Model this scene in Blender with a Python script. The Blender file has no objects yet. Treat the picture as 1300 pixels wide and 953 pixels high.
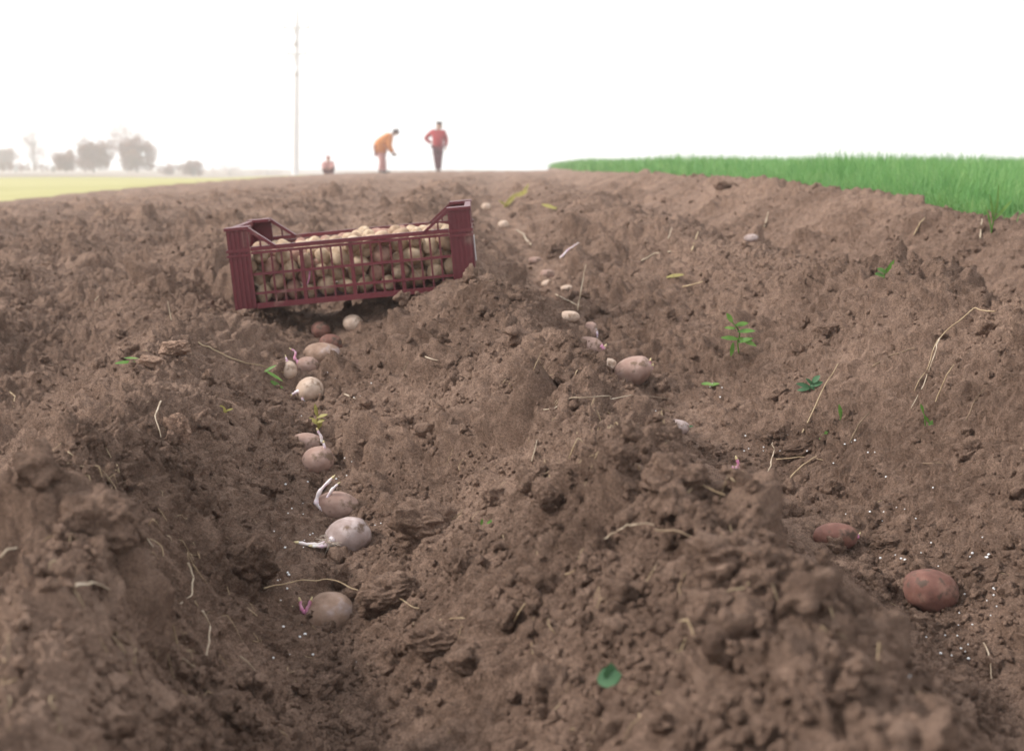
import bpy, bmesh, math, random
import numpy as np
from mathutils import Vector, Matrix, Euler

# ------------------------------------------------------------------ camera, sky, sun, exposure
scene = bpy.context.scene
COL = scene.collection
CZ, FPX, HORIZON = 0.57, 1805.0, 215.0          # eye height, focal length in px of the 1300 px photo, eye-level row
PITCH = math.atan((476.5 - HORIZON) / FPX)
cam_d = bpy.data.cameras.new('camera')
cam = bpy.data.objects.new('camera', cam_d); COL.objects.link(cam)
cam.location = (0, 0, CZ)
cam.rotation_euler = (math.pi/2 - PITCH, 0, 0)
cam_d.sensor_width = 36; cam_d.lens = 36 * FPX / 1300
cam_d.clip_start = 0.05; cam_d.clip_end = 3000
cam_d.dof.use_dof = True; cam_d.dof.focus_distance = 2.35; cam_d.dof.aperture_fstop = 7.1
scene.camera = cam

SUN_EL, SUN_AZ = math.radians(36), math.radians(-96)      # azimuth from +Y towards +X
world = bpy.data.worlds.new('World'); scene.world = world
world.use_nodes = True
nt = world.node_tree
bg = nt.nodes['Background']
sky = nt.nodes.new('ShaderNodeTexSky'); sky.sky_type = 'NISHITA'; sky.sun_disc = False
sky.sun_elevation = SUN_EL; sky.sun_rotation = SUN_AZ
mix = nt.nodes.new('ShaderNodeMix'); mix.data_type = 'RGBA'
mix.inputs[0].default_value = 0.86
nt.links.new(sky.outputs[0], mix.inputs[6])
mix.inputs[7].default_value = (12.6, 12.8, 13.0, 1)       # even white cloud cover over the sky
nt.links.new(mix.outputs[2], bg.inputs[0]); bg.inputs[1].default_value = 0.05

sd = bpy.data.lights.new('sun', 'SUN'); sd.energy = 1.5; sd.angle = math.radians(10); sd.color = (1, 0.95, 0.88)
sun = bpy.data.objects.new('sun', sd); COL.objects.link(sun)
sdir = Vector((math.sin(SUN_AZ)*math.cos(SUN_EL), math.cos(SUN_AZ)*math.cos(SUN_EL), math.sin(SUN_EL)))
sun.rotation_euler = sdir.to_track_quat('Z', 'Y').to_euler()
scene.view_settings.view_transform = 'Standard'
scene.view_settings.look = 'None'
scene.view_settings.gamma = 1
scene.view_settings.exposure = 1.32
scene.cycles.max_bounces = 6
scene.cycles.volume_bounces = 2

# ------------------------------------------------------------------ noise in numpy
_TB = np.random.default_rng(1234).random((1 << 20)).astype(np.float64)
def rnd(ix, iy, seed):
    a = (np.asarray(ix).astype(np.int64)+seed*131) & 1023; b = (np.asarray(iy).astype(np.int64)+seed*57) & 1023
    return _TB[(a << 10) | b]
def perlin(x, y, seed=0):
    x0 = np.floor(x); y0 = np.floor(y); fx = x - x0; fy = y - y0
    u = fx*fx*fx*(fx*(fx*6-15)+10); v = fy*fy*fy*(fy*(fy*6-15)+10)
    def g(ix, iy, dx, dy):
        a = rnd(ix, iy, seed) * 2*np.pi
        return np.cos(a)*dx + np.sin(a)*dy
    n00 = g(x0, y0, fx, fy); n10 = g(x0+1, y0, fx-1, fy)
    n01 = g(x0, y0+1, fx, fy-1); n11 = g(x0+1, y0+1, fx-1, fy-1)
    return ((n00*(1-u)+n10*u)*(1-v) + (n01*(1-u)+n11*u)*v) * 1.5
def fbm(x, y, oct=4, seed=0, gain=0.5):
    s = 0; a = 1
    for k in range(oct):
        s = s + a*perlin(x, y, seed+k*7); x = x*2.03+5.1; y = y*2.03-3.7; a *= gain
    return s
def clod_bumps(x, y, s, p, seed, lift=0.0):
    """lumps of soil, one in some of the cells of size s: dome heights in metres"""
    X = x/s; Y = y/s
    cx = np.floor(X); cy = np.floor(Y)
    out = np.zeros_like(X)
    for i in (-1, 0, 1):
        for j in (-1, 0, 1):
            ix, iy = cx+i, cy+j
            r = 0.22 + 0.42*rnd(ix, iy, seed+3)**1.5
            dx = X - (ix + rnd(ix, iy, seed)); dy = Y - (iy + rnd(ix, iy, seed+1))
            th = rnd(ix, iy, seed+4)*6.283; st = 0.65+0.7*rnd(ix, iy, seed+5)
            c, sn = np.cos(th), np.sin(th)
            a = (c*dx+sn*dy)*st; b = (-sn*dx+c*dy)/st
            # facetted block: mix of round and squared distance, with a tilted top
            d = np.maximum((a*a+b*b)**0.5, np.maximum(np.abs(a), np.abs(b))*1.12)/r
            top = 1 + 0.5*(a*np.cos(th*5)+b*np.sin(th*5))/r
            hgt = np.where((d < 1) & (rnd(ix, iy, seed+2) < p), r*s*top*(1-np.minimum(d, 1)**2.4)**0.85, 0)
            out = np.maximum(out, hgt)
    return out

# ------------------------------------------------------------------ the ploughed field's height
def tab(keys, vals):
    keys = np.array(keys, float); vals = np.array(vals, float)
    ks = np.log(keys)
    fine = np.linspace(ks[0], ks[-1], 600)
    v = np.interp(fine, ks, vals)
    k = 9; pad = np.pad(v, k, mode='edge')                    # soften the corners
    v = np.convolve(pad, np.ones(2*k+1)/(2*k+1), 'valid')
    return lambda Y: np.interp(np.log(np.clip(Y, keys[0], None)), fine, v)
KY = [0.3, 1.2, 1.9, 2.45, 3.1, 3.5, 4.1, 6.5, 12, 30, 60]
LX = {  # sideways position of each furrow (whole) and ridge crest (half) against distance
 0.5: tab([0.3, 1.13, 1.63, 2.1, 2.7, 3.5, 4.1, 6.5, 12, 30, 60], [-.2, -.37, -.5, -.58, -.65, -.68, -.85, -1.1, -1.3, -1.4, -1.6]),
 1.0: tab(KY, [-.05, -.16, -.235, -.335, -.45, -.46, -.52, -.75, -.9, -1.0, -1.2]),
 1.5: tab(KY, [.28, .185, .105, .045, -.05, -.10, -.16, -.40, -.55, -.65, -.85]),
 2.0: tab(KY, [.80, .65, .56, .387, .266, .17, .09, -.036, -.2, -.25, -.45]),
 2.5: tab(KY, [1.3, 1.12, .95, .87, .81, .73, .62, .36, .2, .15, 0]),
 3.0: tab(KY, [1.75, 1.6, 1.45, 1.33, 1.22, 1.18, 1.1, .75, .5, .5, .4]),
 3.5: tab(KY, [2.3, 2.1, 1.9, 1.75, 1.6, 1.53, 1.44, 1.12, .95, 1.0, 1.3]),
}
floor_z = tab([0.3, 1.2, 1.9, 2.45, 3.1, 3.5, 4.1, 6.5, 12, 30, 55], [-.19, -.085, -.01, .05, .122, .165, .215, .32, .40, .46, .50])
LZ = {
 0.5: tab([0.3, 1.2, 1.9, 2.65, 3.2, 3.5, 4.1, 6.5, 12, 30, 55], [.19, .215, .225, .255, .235, .205, .275, .37, .44, .485, .51]),
 1.0: floor_z,
 1.5: tab([0.3, 1.2, 1.9, 2.35, 3.0, 3.4, 4.1, 6.5, 12, 30, 55], [.235, .248, .250, .270, .325, .335, .365, .435, .475, .495, .52]),
 2.0: floor_z,
 2.5: tab([0.3, 1.2, 2.4, 3.0, 3.9, 6.5, 12, 30, 55], [.27, .32, .345, .355, .355, .435, .475, .495, .52]),
 3.0: tab([0.3, 1.2, 2.4, 3.0, 4.0, 6.5, 12, 30, 55], [.03, .06, .12, .16, .225, .345, .43, .48, .51]),
 3.5: tab([0.3, 2, 4, 5.2, 7, 12, 30, 55], [.36, .37, .405, .485, .525, .54, .54, .535]),
}
FLD = ([0.3, 3, 5, 8, 12, 30, 60, 66], [.24, .29, .34, .40, .45, .57, .66, .6])
def base_h(x, y):
    yy = np.clip(y, 0.3, 200)
    us = sorted(LX)
    # wobble of the rows
    w = 0.025*perlin(yy*1.3, x*0+3.3, 50) + 0.02*perlin(yy*3.1, x*1.5, 51)
    xx = x + w*np.clip(yy, 0, 4)/4*1.2
    z = np.zeros_like(xx)
    fz = floor_z(yy)
    X0 = LX[0.5](yy); Z0 = LZ[0.5](yy)
    # left of the first crest: rows go on every 0.76 m, the land falls away to the left
    q = (X0 - xx)/0.76
    amp = np.interp(yy, [0.3, 3, 8, 30], [.15, .105, .06, .035])
    tiltk = np.where(yy > 18, .062*18/yy, .062)
    left = fz - tiltk*np.clip(q*0.76, 0, 7.5) + amp*(0.5+0.5*np.cos(2*np.pi*q))
    blend = np.clip(q/0.5, 0, 1); blend = blend*blend*(3-2*blend)
    left = left*blend + (1-blend)*(Z0*(1-blend) + left*blend)
    z = np.where(q > 0, left, z)
    for a, b in zip(us[:-1], us[1:]):
        xa, xb = LX[a](yy), LX[b](yy); za, zb = LZ[a](yy), LZ[b](yy)
        t = np.clip((xx-xa)/(xb-xa), 0, 1)
        tf = t if a == int(a) else 1-t                     # 0 in the furrow, 1 on the crest
        tg = tf**1.12; s = .62*(1-(np.sqrt((1-tg)**2+.0064)-.08)/(np.sqrt(1.0064)-.08)) + .38*(0.5-0.5*np.cos(np.pi*tg))
        zf, zc = (za, zb) if a == int(a) else (zb, za)
        z = np.where((xx >= xa) & (xx < xb), zf+(zc-zf)*s, z)
    xe = LX[3.5](yy); ze = LZ[3.5](yy)
    t = np.clip((xx-xe)/0.42, 0, 1); s = t*t*(3-2*t)
    fld = np.interp(yy, FLD[0], FLD[1])
    z = np.where(xx >= xe, ze+(fld-ze)*s, z)
    # the hill turns down beyond the workers
    z = z - np.where(y > 56, (y-56)*0.02, 0)
    return z, xx
def H(x, y, detail=True):
    x = np.asarray(x, float); y = np.asarray(y, float)
    z, xx = base_h(x, y)
    if not detail: return z
    xe = LX[3.5](np.clip(y, .3, 200))
    m = 1-np.clip((xx-xe-.25)/.2, 0, 1)                     # soil only
    def fade(s): return np.clip(1.5 - y*0.0045/s, 0, 1)
    wx = x + 0.02*fbm(x*14, y*14, 3, 11); wy = y + 0.02*fbm(x*14, y*14, 3, 23)
    wx2 = wx + 0.003*fbm(x*60, y*60, 2, 31); wy2 = wy + 0.003*fbm(x*60, y*60, 2, 37)
    d = 0.022*fbm(x*3.2, y*2.2, 3, 1)
    def bil(k, sd): return np.abs(perlin(wx2*k, wy2*k, sd))-.27
    patch = np.clip(0.6+1.1*fbm(x*2.1, y*2.1, 2, 77), 0.2, 1.2)
    d = d + patch*(0.055*bil(6.5, 61) + 0.042*bil(15, 62)*fade(.09)) + 0.024*bil(33, 63)*fade(.06)
    d = d + 0.013*bil(72, 64)*fade(.025) + .008*bil(150, 65)*fade(.016)
    d = d + 0.8*clod_bumps(wx2+.3, wy2, 0.11, .34, 201)*patch*fade(.085)
    d = d + 0.75*clod_bumps(wx2, wy2+.7, 0.05, .42, 301)*patch*fade(.042)
    d = d + 0.62*clod_bumps(wx2+.1, wy2+.2, 0.021, .5, 401)*fade(.021)
    d = d + 0.75*clod_bumps(wx2+.4, wy2+.1, 0.0125, .75, 501)*fade(.014)
    d = (d-.012)*np.interp(y, [0, 5, 12, 60], [1, 1, .7, .6])
    d = d*(1-.35*np.clip(1-np.abs(xx-xe)/.4, 0, 1))
    r1 = LX[1.5](np.clip(y, .3, 200))+.06                     # the far side of the middle ridge crumbled down evenly
    d = d*(1-.65*np.clip((xx-r1)/.05, 0, 1)*np.clip((r1+.36-xx)/.1, 0, 1)*np.clip((2.9-y)/.3, 0, 1))
    f1, f2 = LX[1.0](np.clip(y, .3, 200)), LX[2.0](np.clip(y, .3, 200))
    d = d*(1-.5*np.exp(-((xx-f1)/.07)**2))*(1-.45*np.exp(-((xx-f2)/.07)**2))   # trodden furrow floors
    return z + d*m
def ray(px, py):
    v = Vector(((px-650)/FPX, 1, (476.5-py)/FPX))
    c, s = math.cos(PITCH), math.sin(PITCH)
    return Vector((v.x, c*v.y + s*v.z, -s*v.y + c*v.z))
def gp(px, py, dmin=0.5, dmax=70):
    """where the line of sight through a place in the photograph meets the soil"""
    r = ray(px, py); r = r/r.y
    for n in (700, 60):
        Y = np.exp(np.linspace(math.log(dmin), math.log(dmax), n))
        hz = H(r.x*Y, Y); rz = CZ + r.z*Y
        i = np.argmax(rz < hz)
        if rz[i] >= hz[i]: i = len(Y)-1
        dmin, dmax = Y[max(i-1, 0)], Y[i]
    return Vector((r.x*Y[i], Y[i], float(hz[i])))
def at(px, py, Y):
    r = ray(px, py); r = r/r.y
    return Vector((r.x*Y, Y, CZ+r.z*Y))
def hz(x, y): return float(H(np.array([x]), np.array([y]))[0])

# ------------------------------------------------------------------ materials
def new_mat(name):
    m = bpy.data.materials.new(name); m.use_nodes = True
    return m, m.node_tree, m.node_tree.nodes['Principled BSDF']
def noise_mat(name, cols, scale=8, rough=0.8, bump=0.3, bscale=60, bdist=0.002, spec=0.3, detail=6, subs=0, trans=0, second=None):
    m, nt, b = new_mat(name)
    N, L = nt.nodes, nt.links
    tc = N.new('ShaderNodeTexCoord'); n = N.new('ShaderNodeTexNoise')
    n.inputs['Scale'].default_value = scale; n.inputs['Detail'].default_value = detail
    L.new(tc.outputs['Object'], n.inputs['Vector'])
    cr = N.new('ShaderNodeValToRGB'); e = cr.color_ramp.elements
    e[0].position = 0.3; e[1].position = 0.7
    e[0].color = (*cols[0], 1); e[1].color = (*cols[-1], 1)
    for i, c in enumerate(cols[1:-1]):
        el = cr.color_ramp.elements.new(0.3+0.4*(i+1)/(len(cols)-1)); el.color = (*c, 1)
    L.new(n.outputs[0], cr.inputs[0])
    out = cr.outputs[0]
    if second:                                   # (colour, scale, threshold): blotches
        n3 = N.new('ShaderNodeTexNoise'); n3.inputs['Scale'].default_value = second[1]; n3.inputs['Detail'].default_value = 4
        L.new(tc.outputs['Object'], n3.inputs['Vector'])
        mr = N.new('ShaderNodeMapRange'); mr.inputs[1].default_value = second[2]; mr.inputs[2].default_value = second[2]+.1
        L.new(n3.outputs[0], mr.inputs[0])
        mx = N.new('ShaderNodeMix'); mx.data_type = 'RGBA'
        L.new(mr.outputs[0], mx.inputs[0]); L.new(out, mx.inputs[6]); mx.inputs[7].default_value = (*second[0], 1)
        out = mx.outputs[2]
    L.new(out, b.inputs['Base Color'])
    b.inputs['Roughness'].default_value = rough
    b.inputs['Specular IOR Level'].default_value = spec
    if subs: b.inputs['Subsurface Weight'].default_value = subs; b.inputs['Subsurface Radius'].default_value = (.01, .004, .003); b.inputs['Subsurface Scale'].default_value = .5
    if bump:
        n2 = N.new('ShaderNodeTexNoise'); n2.inputs['Scale'].default_value = bscale; n2.inputs['Detail'].default_value = 8
        L.new(tc.outputs['Object'], n2.inputs['Vector'])
        bp = N.new('ShaderNodeBump'); bp.inputs['Strength'].default_value = bump; bp.inputs['Distance'].default_value = bdist
        L.new(n2.outputs[0], bp.inputs['Height']); L.new(bp.outputs[0], b.inputs['Normal'])
    if trans:
        tr = N.new('ShaderNodeBsdfTranslucent'); L.new(out, tr.inputs[0])
        ms = N.new('ShaderNodeMixShader'); ms.inputs[0].default_value = trans
        L.new(b.outputs[0], ms.inputs[1]); L.new(tr.outputs[0], ms.inputs[2])
        L.new(ms.outputs[0], N['Material Output'].inputs[0])
    return m
def soil_mat(name, k=1.0):
    m, nt, b = new_mat(name); N, L = nt.nodes, nt.links
    geo = N.new('ShaderNodeNewGeometry')
    def nz(scale, det=6, rough=.6):
        n = N.new('ShaderNodeTexNoise'); n.inputs['Scale'].default_value = scale; n.inputs['Detail'].default_value = det
        n.inputs['Roughness'].default_value = rough
        L.new(geo.outputs['Position'], n.inputs['Vector']); return n
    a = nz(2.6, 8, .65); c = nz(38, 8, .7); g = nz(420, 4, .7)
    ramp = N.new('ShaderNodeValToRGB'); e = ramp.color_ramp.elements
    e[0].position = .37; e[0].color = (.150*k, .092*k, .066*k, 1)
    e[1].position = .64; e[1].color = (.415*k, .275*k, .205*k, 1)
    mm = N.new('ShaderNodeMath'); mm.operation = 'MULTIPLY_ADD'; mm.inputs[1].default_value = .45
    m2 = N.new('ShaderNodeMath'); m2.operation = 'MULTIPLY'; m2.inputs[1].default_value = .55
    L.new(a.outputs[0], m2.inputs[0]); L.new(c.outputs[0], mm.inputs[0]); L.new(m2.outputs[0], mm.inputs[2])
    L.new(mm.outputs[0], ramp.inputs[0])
    # pale and dark grains; the dark ones also paint shade into the pits
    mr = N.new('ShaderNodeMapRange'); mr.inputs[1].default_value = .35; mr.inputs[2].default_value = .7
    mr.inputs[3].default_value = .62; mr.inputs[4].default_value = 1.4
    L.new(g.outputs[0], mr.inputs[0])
    mx = N.new('ShaderNodeVectorMath'); mx.operation = 'SCALE'
    L.new(ramp.outputs[0], mx.inputs[0]); L.new(mr.outputs[0], mx.inputs['Scale'])
    L.new(mx.outputs[0], b.inputs['Base Color'])
    b.inputs['Roughness'].default_value = .95; b.inputs['Specular IOR Level'].default_value = .15
    b1 = N.new('ShaderNodeBump'); b1.inputs['Strength'].default_value = 1; b1.inputs['Distance'].default_value = .011
    b2 = N.new('ShaderNodeBump'); b2.inputs['Strength'].default_value = 1; b2.inputs['Distance'].default_value = .003
    f = nz(110, 8, .75)
    b0 = N.new('ShaderNodeBump'); b0.inputs['Strength'].default_value = .8; b0.inputs['Distance'].default_value = .02
    L.new(nz(32, 5, .7).outputs[0], b0.inputs['Height']); L.new(b0.outputs[0], b1.inputs['Normal'])
    L.new(f.outputs[0], b1.inputs['Height']); L.new(g.outputs[0], b2.inputs['Height'])
    L.new(b1.outputs[0], b2.inputs['Normal']); L.new(b2.outputs[0], b.inputs['Normal'])
    return m
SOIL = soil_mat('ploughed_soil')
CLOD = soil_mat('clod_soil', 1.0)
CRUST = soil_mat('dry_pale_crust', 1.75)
M_POT = noise_mat('dusty_potato_skin', [(.25, .15, .12), (.35, .23, .19), (.44, .31, .27)], 30, .8, .45, 120, .0016, second=((.19, .125, .09), 50, .54))
M_POT_GREY = noise_mat('grey_lilac_potato_skin', [(.27, .20, .18), (.38, .29, .27), (.56, .47, .46)], 42, .75, .4, 120, .0015, second=((.20, .135, .10), 50, .58))
M_POT_RED = noise_mat('red_potato_skin', [(.13, .060, .048), (.19, .088, .068), (.29, .17, .13)], 38, .75, .5, 140, .0018, second=((.10, .065, .05), 60, .54))
M_POT_MUD = noise_mat('muddy_potato_skin', [(.20, .125, .09), (.30, .20, .15), (.38, .27, .22)], 40, .88, .8, 90, .003, second=((.40, .31, .29), 35, .56))
M_POT_PALE = noise_mat('pale_seed_potato_skin', [(.38, .27, .20), (.50, .37, .29), (.60, .48, .40)], 30, .7, .3, 90, .0014, second=((.24, .16, .11), 45, .56))
M_SPR_W = noise_mat('white_lilac_sprout', [(.62, .42, .55), (.80, .70, .72), (.85, .80, .76)], 60, .5, .1, 200, .0006, subs=.2)
M_SPR_P = noise_mat('pink_sprout', [(.55, .13, .32), (.66, .28, .44), (.78, .55, .62)], 70, .5, .1, 200, .0006, subs=.2)
M_SPR_TIP = noise_mat('yellow_sprout_tip', [(.60, .48, .25), (.70, .60, .36)], 60, .5, 0)
M_ROOT = noise_mat('pale_root', [(.50, .40, .32), (.68, .58, .50)], 60, .7, 0)
M_STRAW = noise_mat('dry_straw', [(.28, .19, .11), (.42, .31, .19), (.52, .41, .27)], 40, .7, .2, 200, .0006)
M_STRAW_P = noise_mat('bleached_straw', [(.26, .19, .13), (.42, .33, .24), (.56, .47, .37)], 40, .7, .2, 200, .0006)
M_TWIG = noise_mat('brown_twig', [(.12, .08, .05), (.20, .14, .09), (.30, .21, .14)], 60, .8, .4, 150, .001)
M_LEAF = noise_mat('fresh_green_leaf', [(.07, .16, .03), (.13, .26, .05), (.22, .34, .09)], 30, .45, .1, 120, .0005, trans=.35)
M_LEAF_B = noise_mat('blue_green_leaf', [(.05, .13, .06), (.10, .21, .10)], 30, .45, .1, 120, .0005, trans=.3)
M_LEAF_Y = noise_mat('yellowed_leaf', [(.28, .25, .07), (.38, .33, .10), (.26, .21, .09)], 30, .5, .1, 120, .0005, trans=.3)
M_CRATE = noise_mat('flare_reddened_plastic', [(.10, .014, .020), (.145, .020, .028)], 5, .42, .15, 60, .0008, spec=.5, second=((.20, .10, .085), 14, .60))  # lens flare's red put into the base colour, with dust blotches over it
M_GRAN = noise_mat('white_granule', [(.75, .75, .77), (.88, .88, .88)], 80, .5, 0)
M_BLADE = noise_mat('young_wheat_blade', [(.09, .24, .065), (.17, .36, .11), (.31, .47, .17)], 9, .5, 0, trans=.4)

# ------------------------------------------------------------------ helpers
def mesh_np(name, V, F, mat, smooth=True, parent=None):
    V = np.ascontiguousarray(V, dtype=np.float32); F = np.ascontiguousarray(F, dtype=np.int32)
    me = bpy.data.meshes.new(name); n = F.shape[1]
    me.vertices.add(len(V)); me.vertices.foreach_set('co', V.ravel())
    me.loops.add(F.size); me.loops.foreach_set('vertex_index', F.ravel())
    me.polygons.add(len(F)); me.polygons.foreach_set('loop_start', np.arange(0, F.size, n, dtype=np.int32))
    me.polygons.foreach_set('loop_total', np.full(len(F), n, dtype=np.int32))
    me.update(calc_edges=True)
    me.polygons.foreach_set('use_smooth', np.full(len(F), smooth, dtype=bool))
    me.materials.append(mat)
    o = bpy.data.objects.new(name, me); COL.objects.link(o)
    if parent: o.parent = parent
    return o
def obj(name, bm, mat, parent=None, smooth=True):
    me = bpy.data.meshes.new(name)
    bmesh.ops.recalc_face_normals(bm, faces=bm.faces)
    bm.to_mesh(me); bm.free()
    for p in me.polygons: p.use_smooth = smooth
    me.materials.append(mat)
    o = bpy.data.objects.new(name, me); COL.objects.link(o)
    if parent: o.parent = parent
    return o
def tag(o, label=None, cat=None, group=None, kind=None):
    if label: o['label'] = label
    if cat: o['category'] = cat
    if group: o['group'] = group
    if kind: o['kind'] = kind
    return o
def thing(name, label, cat, loc, rot=(0, 0, 0), group=None):
    o = bpy.data.objects.new(name, None); COL.objects.link(o); o.empty_display_size = .05
    o.location = loc; o.rotation_euler = rot
    return tag(o, label, cat, group)
def catmull(P, n=6):
    P = [Vector(p) for p in P]
    if len(P) == 2: return [P[0].lerp(P[1], k/n) for k in range(n+1)]
    out = []
    Q = [P[0]*2-P[1]] + P + [P[-1]*2-P[-2]]
    for i in range(1, len(Q)-2):
        a, b, c, d = Q[i-1:i+3]
        for k in range(n):
            t = k/n
            out.append(0.5*((2*b)+(c-a)*t+(2*a-5*b+4*c-d)*t*t+(3*b-a-3*c+d)*t**3))
    out.append(P[-1]); return out
def tube(bm, P, r0, r1=None, seg=6, n=6, jit=0, profile=None):
    r1 = r0 if r1 is None else r1
    pts = catmull(P, n); N = len(pts); rings = []
    up = Vector((0.13, 0.21, 1)).normalized()
    for i, p in enumerate(pts):
        t = (pts[min(i+1, N-1)] - pts[max(i-1, 0)]).normalized()
        if abs(t.dot(up)) > .97: up = Vector((1, .1, 0)).normalized()
        u = t.cross(up).normalized(); v = t.cross(u)
        f = i/(N-1); r = (r0+(r1-r0)*f) * (profile(f) if profile else 1)
        if jit: p = p + Vector([random.uniform(-jit, jit) for _ in range(3)])
        rings.append([bm.verts.new(p + (u*math.cos(a)+v*math.sin(a))*r) for a in [2*math.pi*k/seg for k in range(seg)]])
    for A, B in zip(rings[:-1], rings[1:]):
        for k in range(seg): bm.faces.new((A[k], A[(k+1) % seg], B[(k+1) % seg], B[k]))
    bm.faces.new(rings[0][::-1]); bm.faces.new(rings[-1])
def box(bm, x0, x1, y0, y1, z0, z1, M=None):
    co = [(x, y, z) for z in (z0, z1) for y in (y0, y1) for x in (x0, x1)]
    vs = [bm.verts.new(M @ Vector(c) if M else c) for c in co]
    for f in ((0, 1, 3, 2), (4, 6, 7, 5), (0, 4, 5, 1), (2, 3, 7, 6), (0, 2, 6, 4), (1, 5, 7, 3)):
        bm.faces.new([vs[i] for i in f])
def ico(sub):
    bm = bmesh.new(); bmesh.ops.create_icosphere(bm, subdivisions=sub, radius=1)
    V = np.array([v.co[:] for v in bm.verts]); F = np.array([[v.index for v in f.verts] for f in bm.faces]); bm.free()
    return V, F
def n3(V, s, seed):
    P = V*s+np.array([seed*3.7, seed*1.3+5, -seed*2.1]); C = np.floor(P); f = P-C
    u = f*f*f*(f*(f*6-15)+10); out = 0
    for i in (0, 1):
        for j in (0, 1):
            for k in (0, 1):
                a = C+np.array([i, j, k]); hx = a[:, 0]+a[:, 2]*157; hy = a[:, 1]+a[:, 2]*311
                g = np.stack([rnd(hx, hy, seed+q)*2-1 for q in (0, 1, 2)], -1)
                w = (u[:, 0] if i else 1-u[:, 0])*(u[:, 1] if j else 1-u[:, 1])*(u[:, 2] if k else 1-u[:, 2])
                out = out + w*(g*(f-np.array([i, j, k]))).sum(1)
    return out*1.5

# ------------------------------------------------------------------ SETTING: ground far away, the field, the soil
def grid_mesh(name, xs, ys_fn, mat):
    pass
def fan_axis():
    c = np.arange(-.50, .5001, .00100)
    w = .5 + np.cumsum(.0015*1.06**np.arange(58))
    return np.concatenate([-w[::-1], c, w])
def log_axis():
    a = [0.3]
    while a[-1] < 64:
        y = a[-1]
        k = .0042 if y < 1.0 else .0021 if y < 6 else .004 if y < 12 else .009
        a.append(y*(1+k))
    return np.array(a)
T = fan_axis(); YS = log_axis()
TT, YY = np.meshgrid(T, YS)
XX = TT*(YY+.35)
XX = np.where(TT < 0, np.maximum(XX, -6.6-.25*perlin(YY*1.1, YY*0, 5)+TT*.02), XX)   # the field's left edge
ZB = H(XX, YY, False); ZZ = H(XX, YY)
e_ = .01
GX = (H(XX+e_, YY, False)-H(XX-e_, YY, False))/(2*e_); GY = (H(XX, YY+e_, False)-H(XX, YY-e_, False))/(2*e_)
nn = 1/np.sqrt(1+GX**2+GY**2); dd_ = (ZZ-ZB)*nn*np.where(XX < -6.3, 0, 1)           # lumps stand square to the slope
XX = XX-GX*nn*dd_; YY = YY-GY*nn*dd_; ZZ = ZB+nn*dd_
nr, nc = TT.shape
idx = np.arange(nr*nc).reshape(nr, nc)
F = np.stack([idx[:-1, :-1], idx[:-1, 1:], idx[1:, 1:], idx[1:, :-1]], -1).reshape(-1, 4)
edge = (XX <= LX[3.5](YY)+.75)
keep = edge.ravel()[F].any(1)
keep &= ~((XX.ravel()[F].max(1)-XX.ravel()[F].min(1)) < 1e-5)
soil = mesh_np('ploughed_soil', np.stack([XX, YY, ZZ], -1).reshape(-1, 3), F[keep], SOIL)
tag(soil, 'ridges and furrows of brown ploughed soil', kind='structure')

def sheet(name, xs, ys, fn, mat, label):
    X, Y = np.meshgrid(xs, ys); Z = fn(X, Y)
    nr, nc = X.shape; idx = np.arange(nr*nc).reshape(nr, nc)
    F = np.stack([idx[:-1, :-1], idx[:-1, 1:], idx[1:, 1:], idx[1:, :-1]], -1).reshape(-1, 4)
    return tag(mesh_np(name, np.stack([X, Y, Z], -1).reshape(-1, 3), F, mat), label, kind='structure')
M_FAR = noise_mat('distant_bare_field', [(.20, .145, .10), (.28, .21, .15)], .03, .95, 0)
M_MEADOW = noise_mat('distant_green_crop', [(.34, .31, .12), (.42, .38, .17)], .15, .9, 0)
def far_z(X, Y):
    return -1.2 - 0.0*X + 1.15*np.clip((Y-90)/60, 0, 1)*np.clip((-X)/60, 0, 1) + .4*perlin(X/90, Y/90, 3)*np.clip((Y-120)/200, 0, 1)
sheet('ground', np.concatenate([[-2500, -800, -400, -200], np.linspace(-120, 120, 25), [200, 400, 800, 2500]]),
      np.concatenate([[-400, -100, -20, 0], np.linspace(20, 200, 30), [300, 500, 900, 1600, 2600]]), far_z, M_FAR, 'bare brown land running to the horizon')
# sloping green crop on the left, beyond the ploughed strip
def crop_z(X, Y):
    h0, _ = base_h(np.full_like(X, -6.55), Y)
    k = np.clip((-X-6.4)/60, 0, 1)
    far = np.interp(Y, [0, 18, 40, 58, 64, 90], [.0, .02, .12, .24, .2, -.2])
    e = np.clip((-X-6.4)/6, 0, 1); e = e*e*(3-2*e)
    return (h0-.02)*(1-e) + (far)*e + .03*perlin(X*.2, Y*.2, 8)*e
sheet('meadow', -6.4-np.concatenate([[0, .3, .8], np.linspace(1.5, 60, 40)]), np.linspace(1, 62, 62), crop_z, M_MEADOW, 'light green crop sloping down left of the ploughed strip')
# ground under the wheat on the right
def wheat_z(X, Y):
    y = np.clip(Y, .3, 200)
    return np.interp(y, *FLD)-.012
xw = np.concatenate([np.linspace(0, 2, 9), np.linspace(3, 60, 24)])
yw = np.concatenate([np.linspace(.3, 12, 40), np.linspace(13, 66, 40)])
Xw, Yw = np.meshgrid(xw, yw); Xw = Xw + LX[3.5](Yw)+.30
nr, nc = Xw.shape; idx = np.arange(nr*nc).reshape(nr, nc)
Fw = np.stack([idx[:-1, :-1], idx[:-1, 1:], idx[1:, 1:], idx[1:, :-1]], -1).reshape(-1, 4)
tag(mesh_np('field', np.stack([Xw, Yw, wheat_z(Xw, Yw)], -1).reshape(-1, 3), Fw,
    noise_mat('field_soil_under_crop', [(.05, .10, .03), (.09, .16, .045)], 6, .95, 0)), 'earth under the green wheat', kind='structure')

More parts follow.
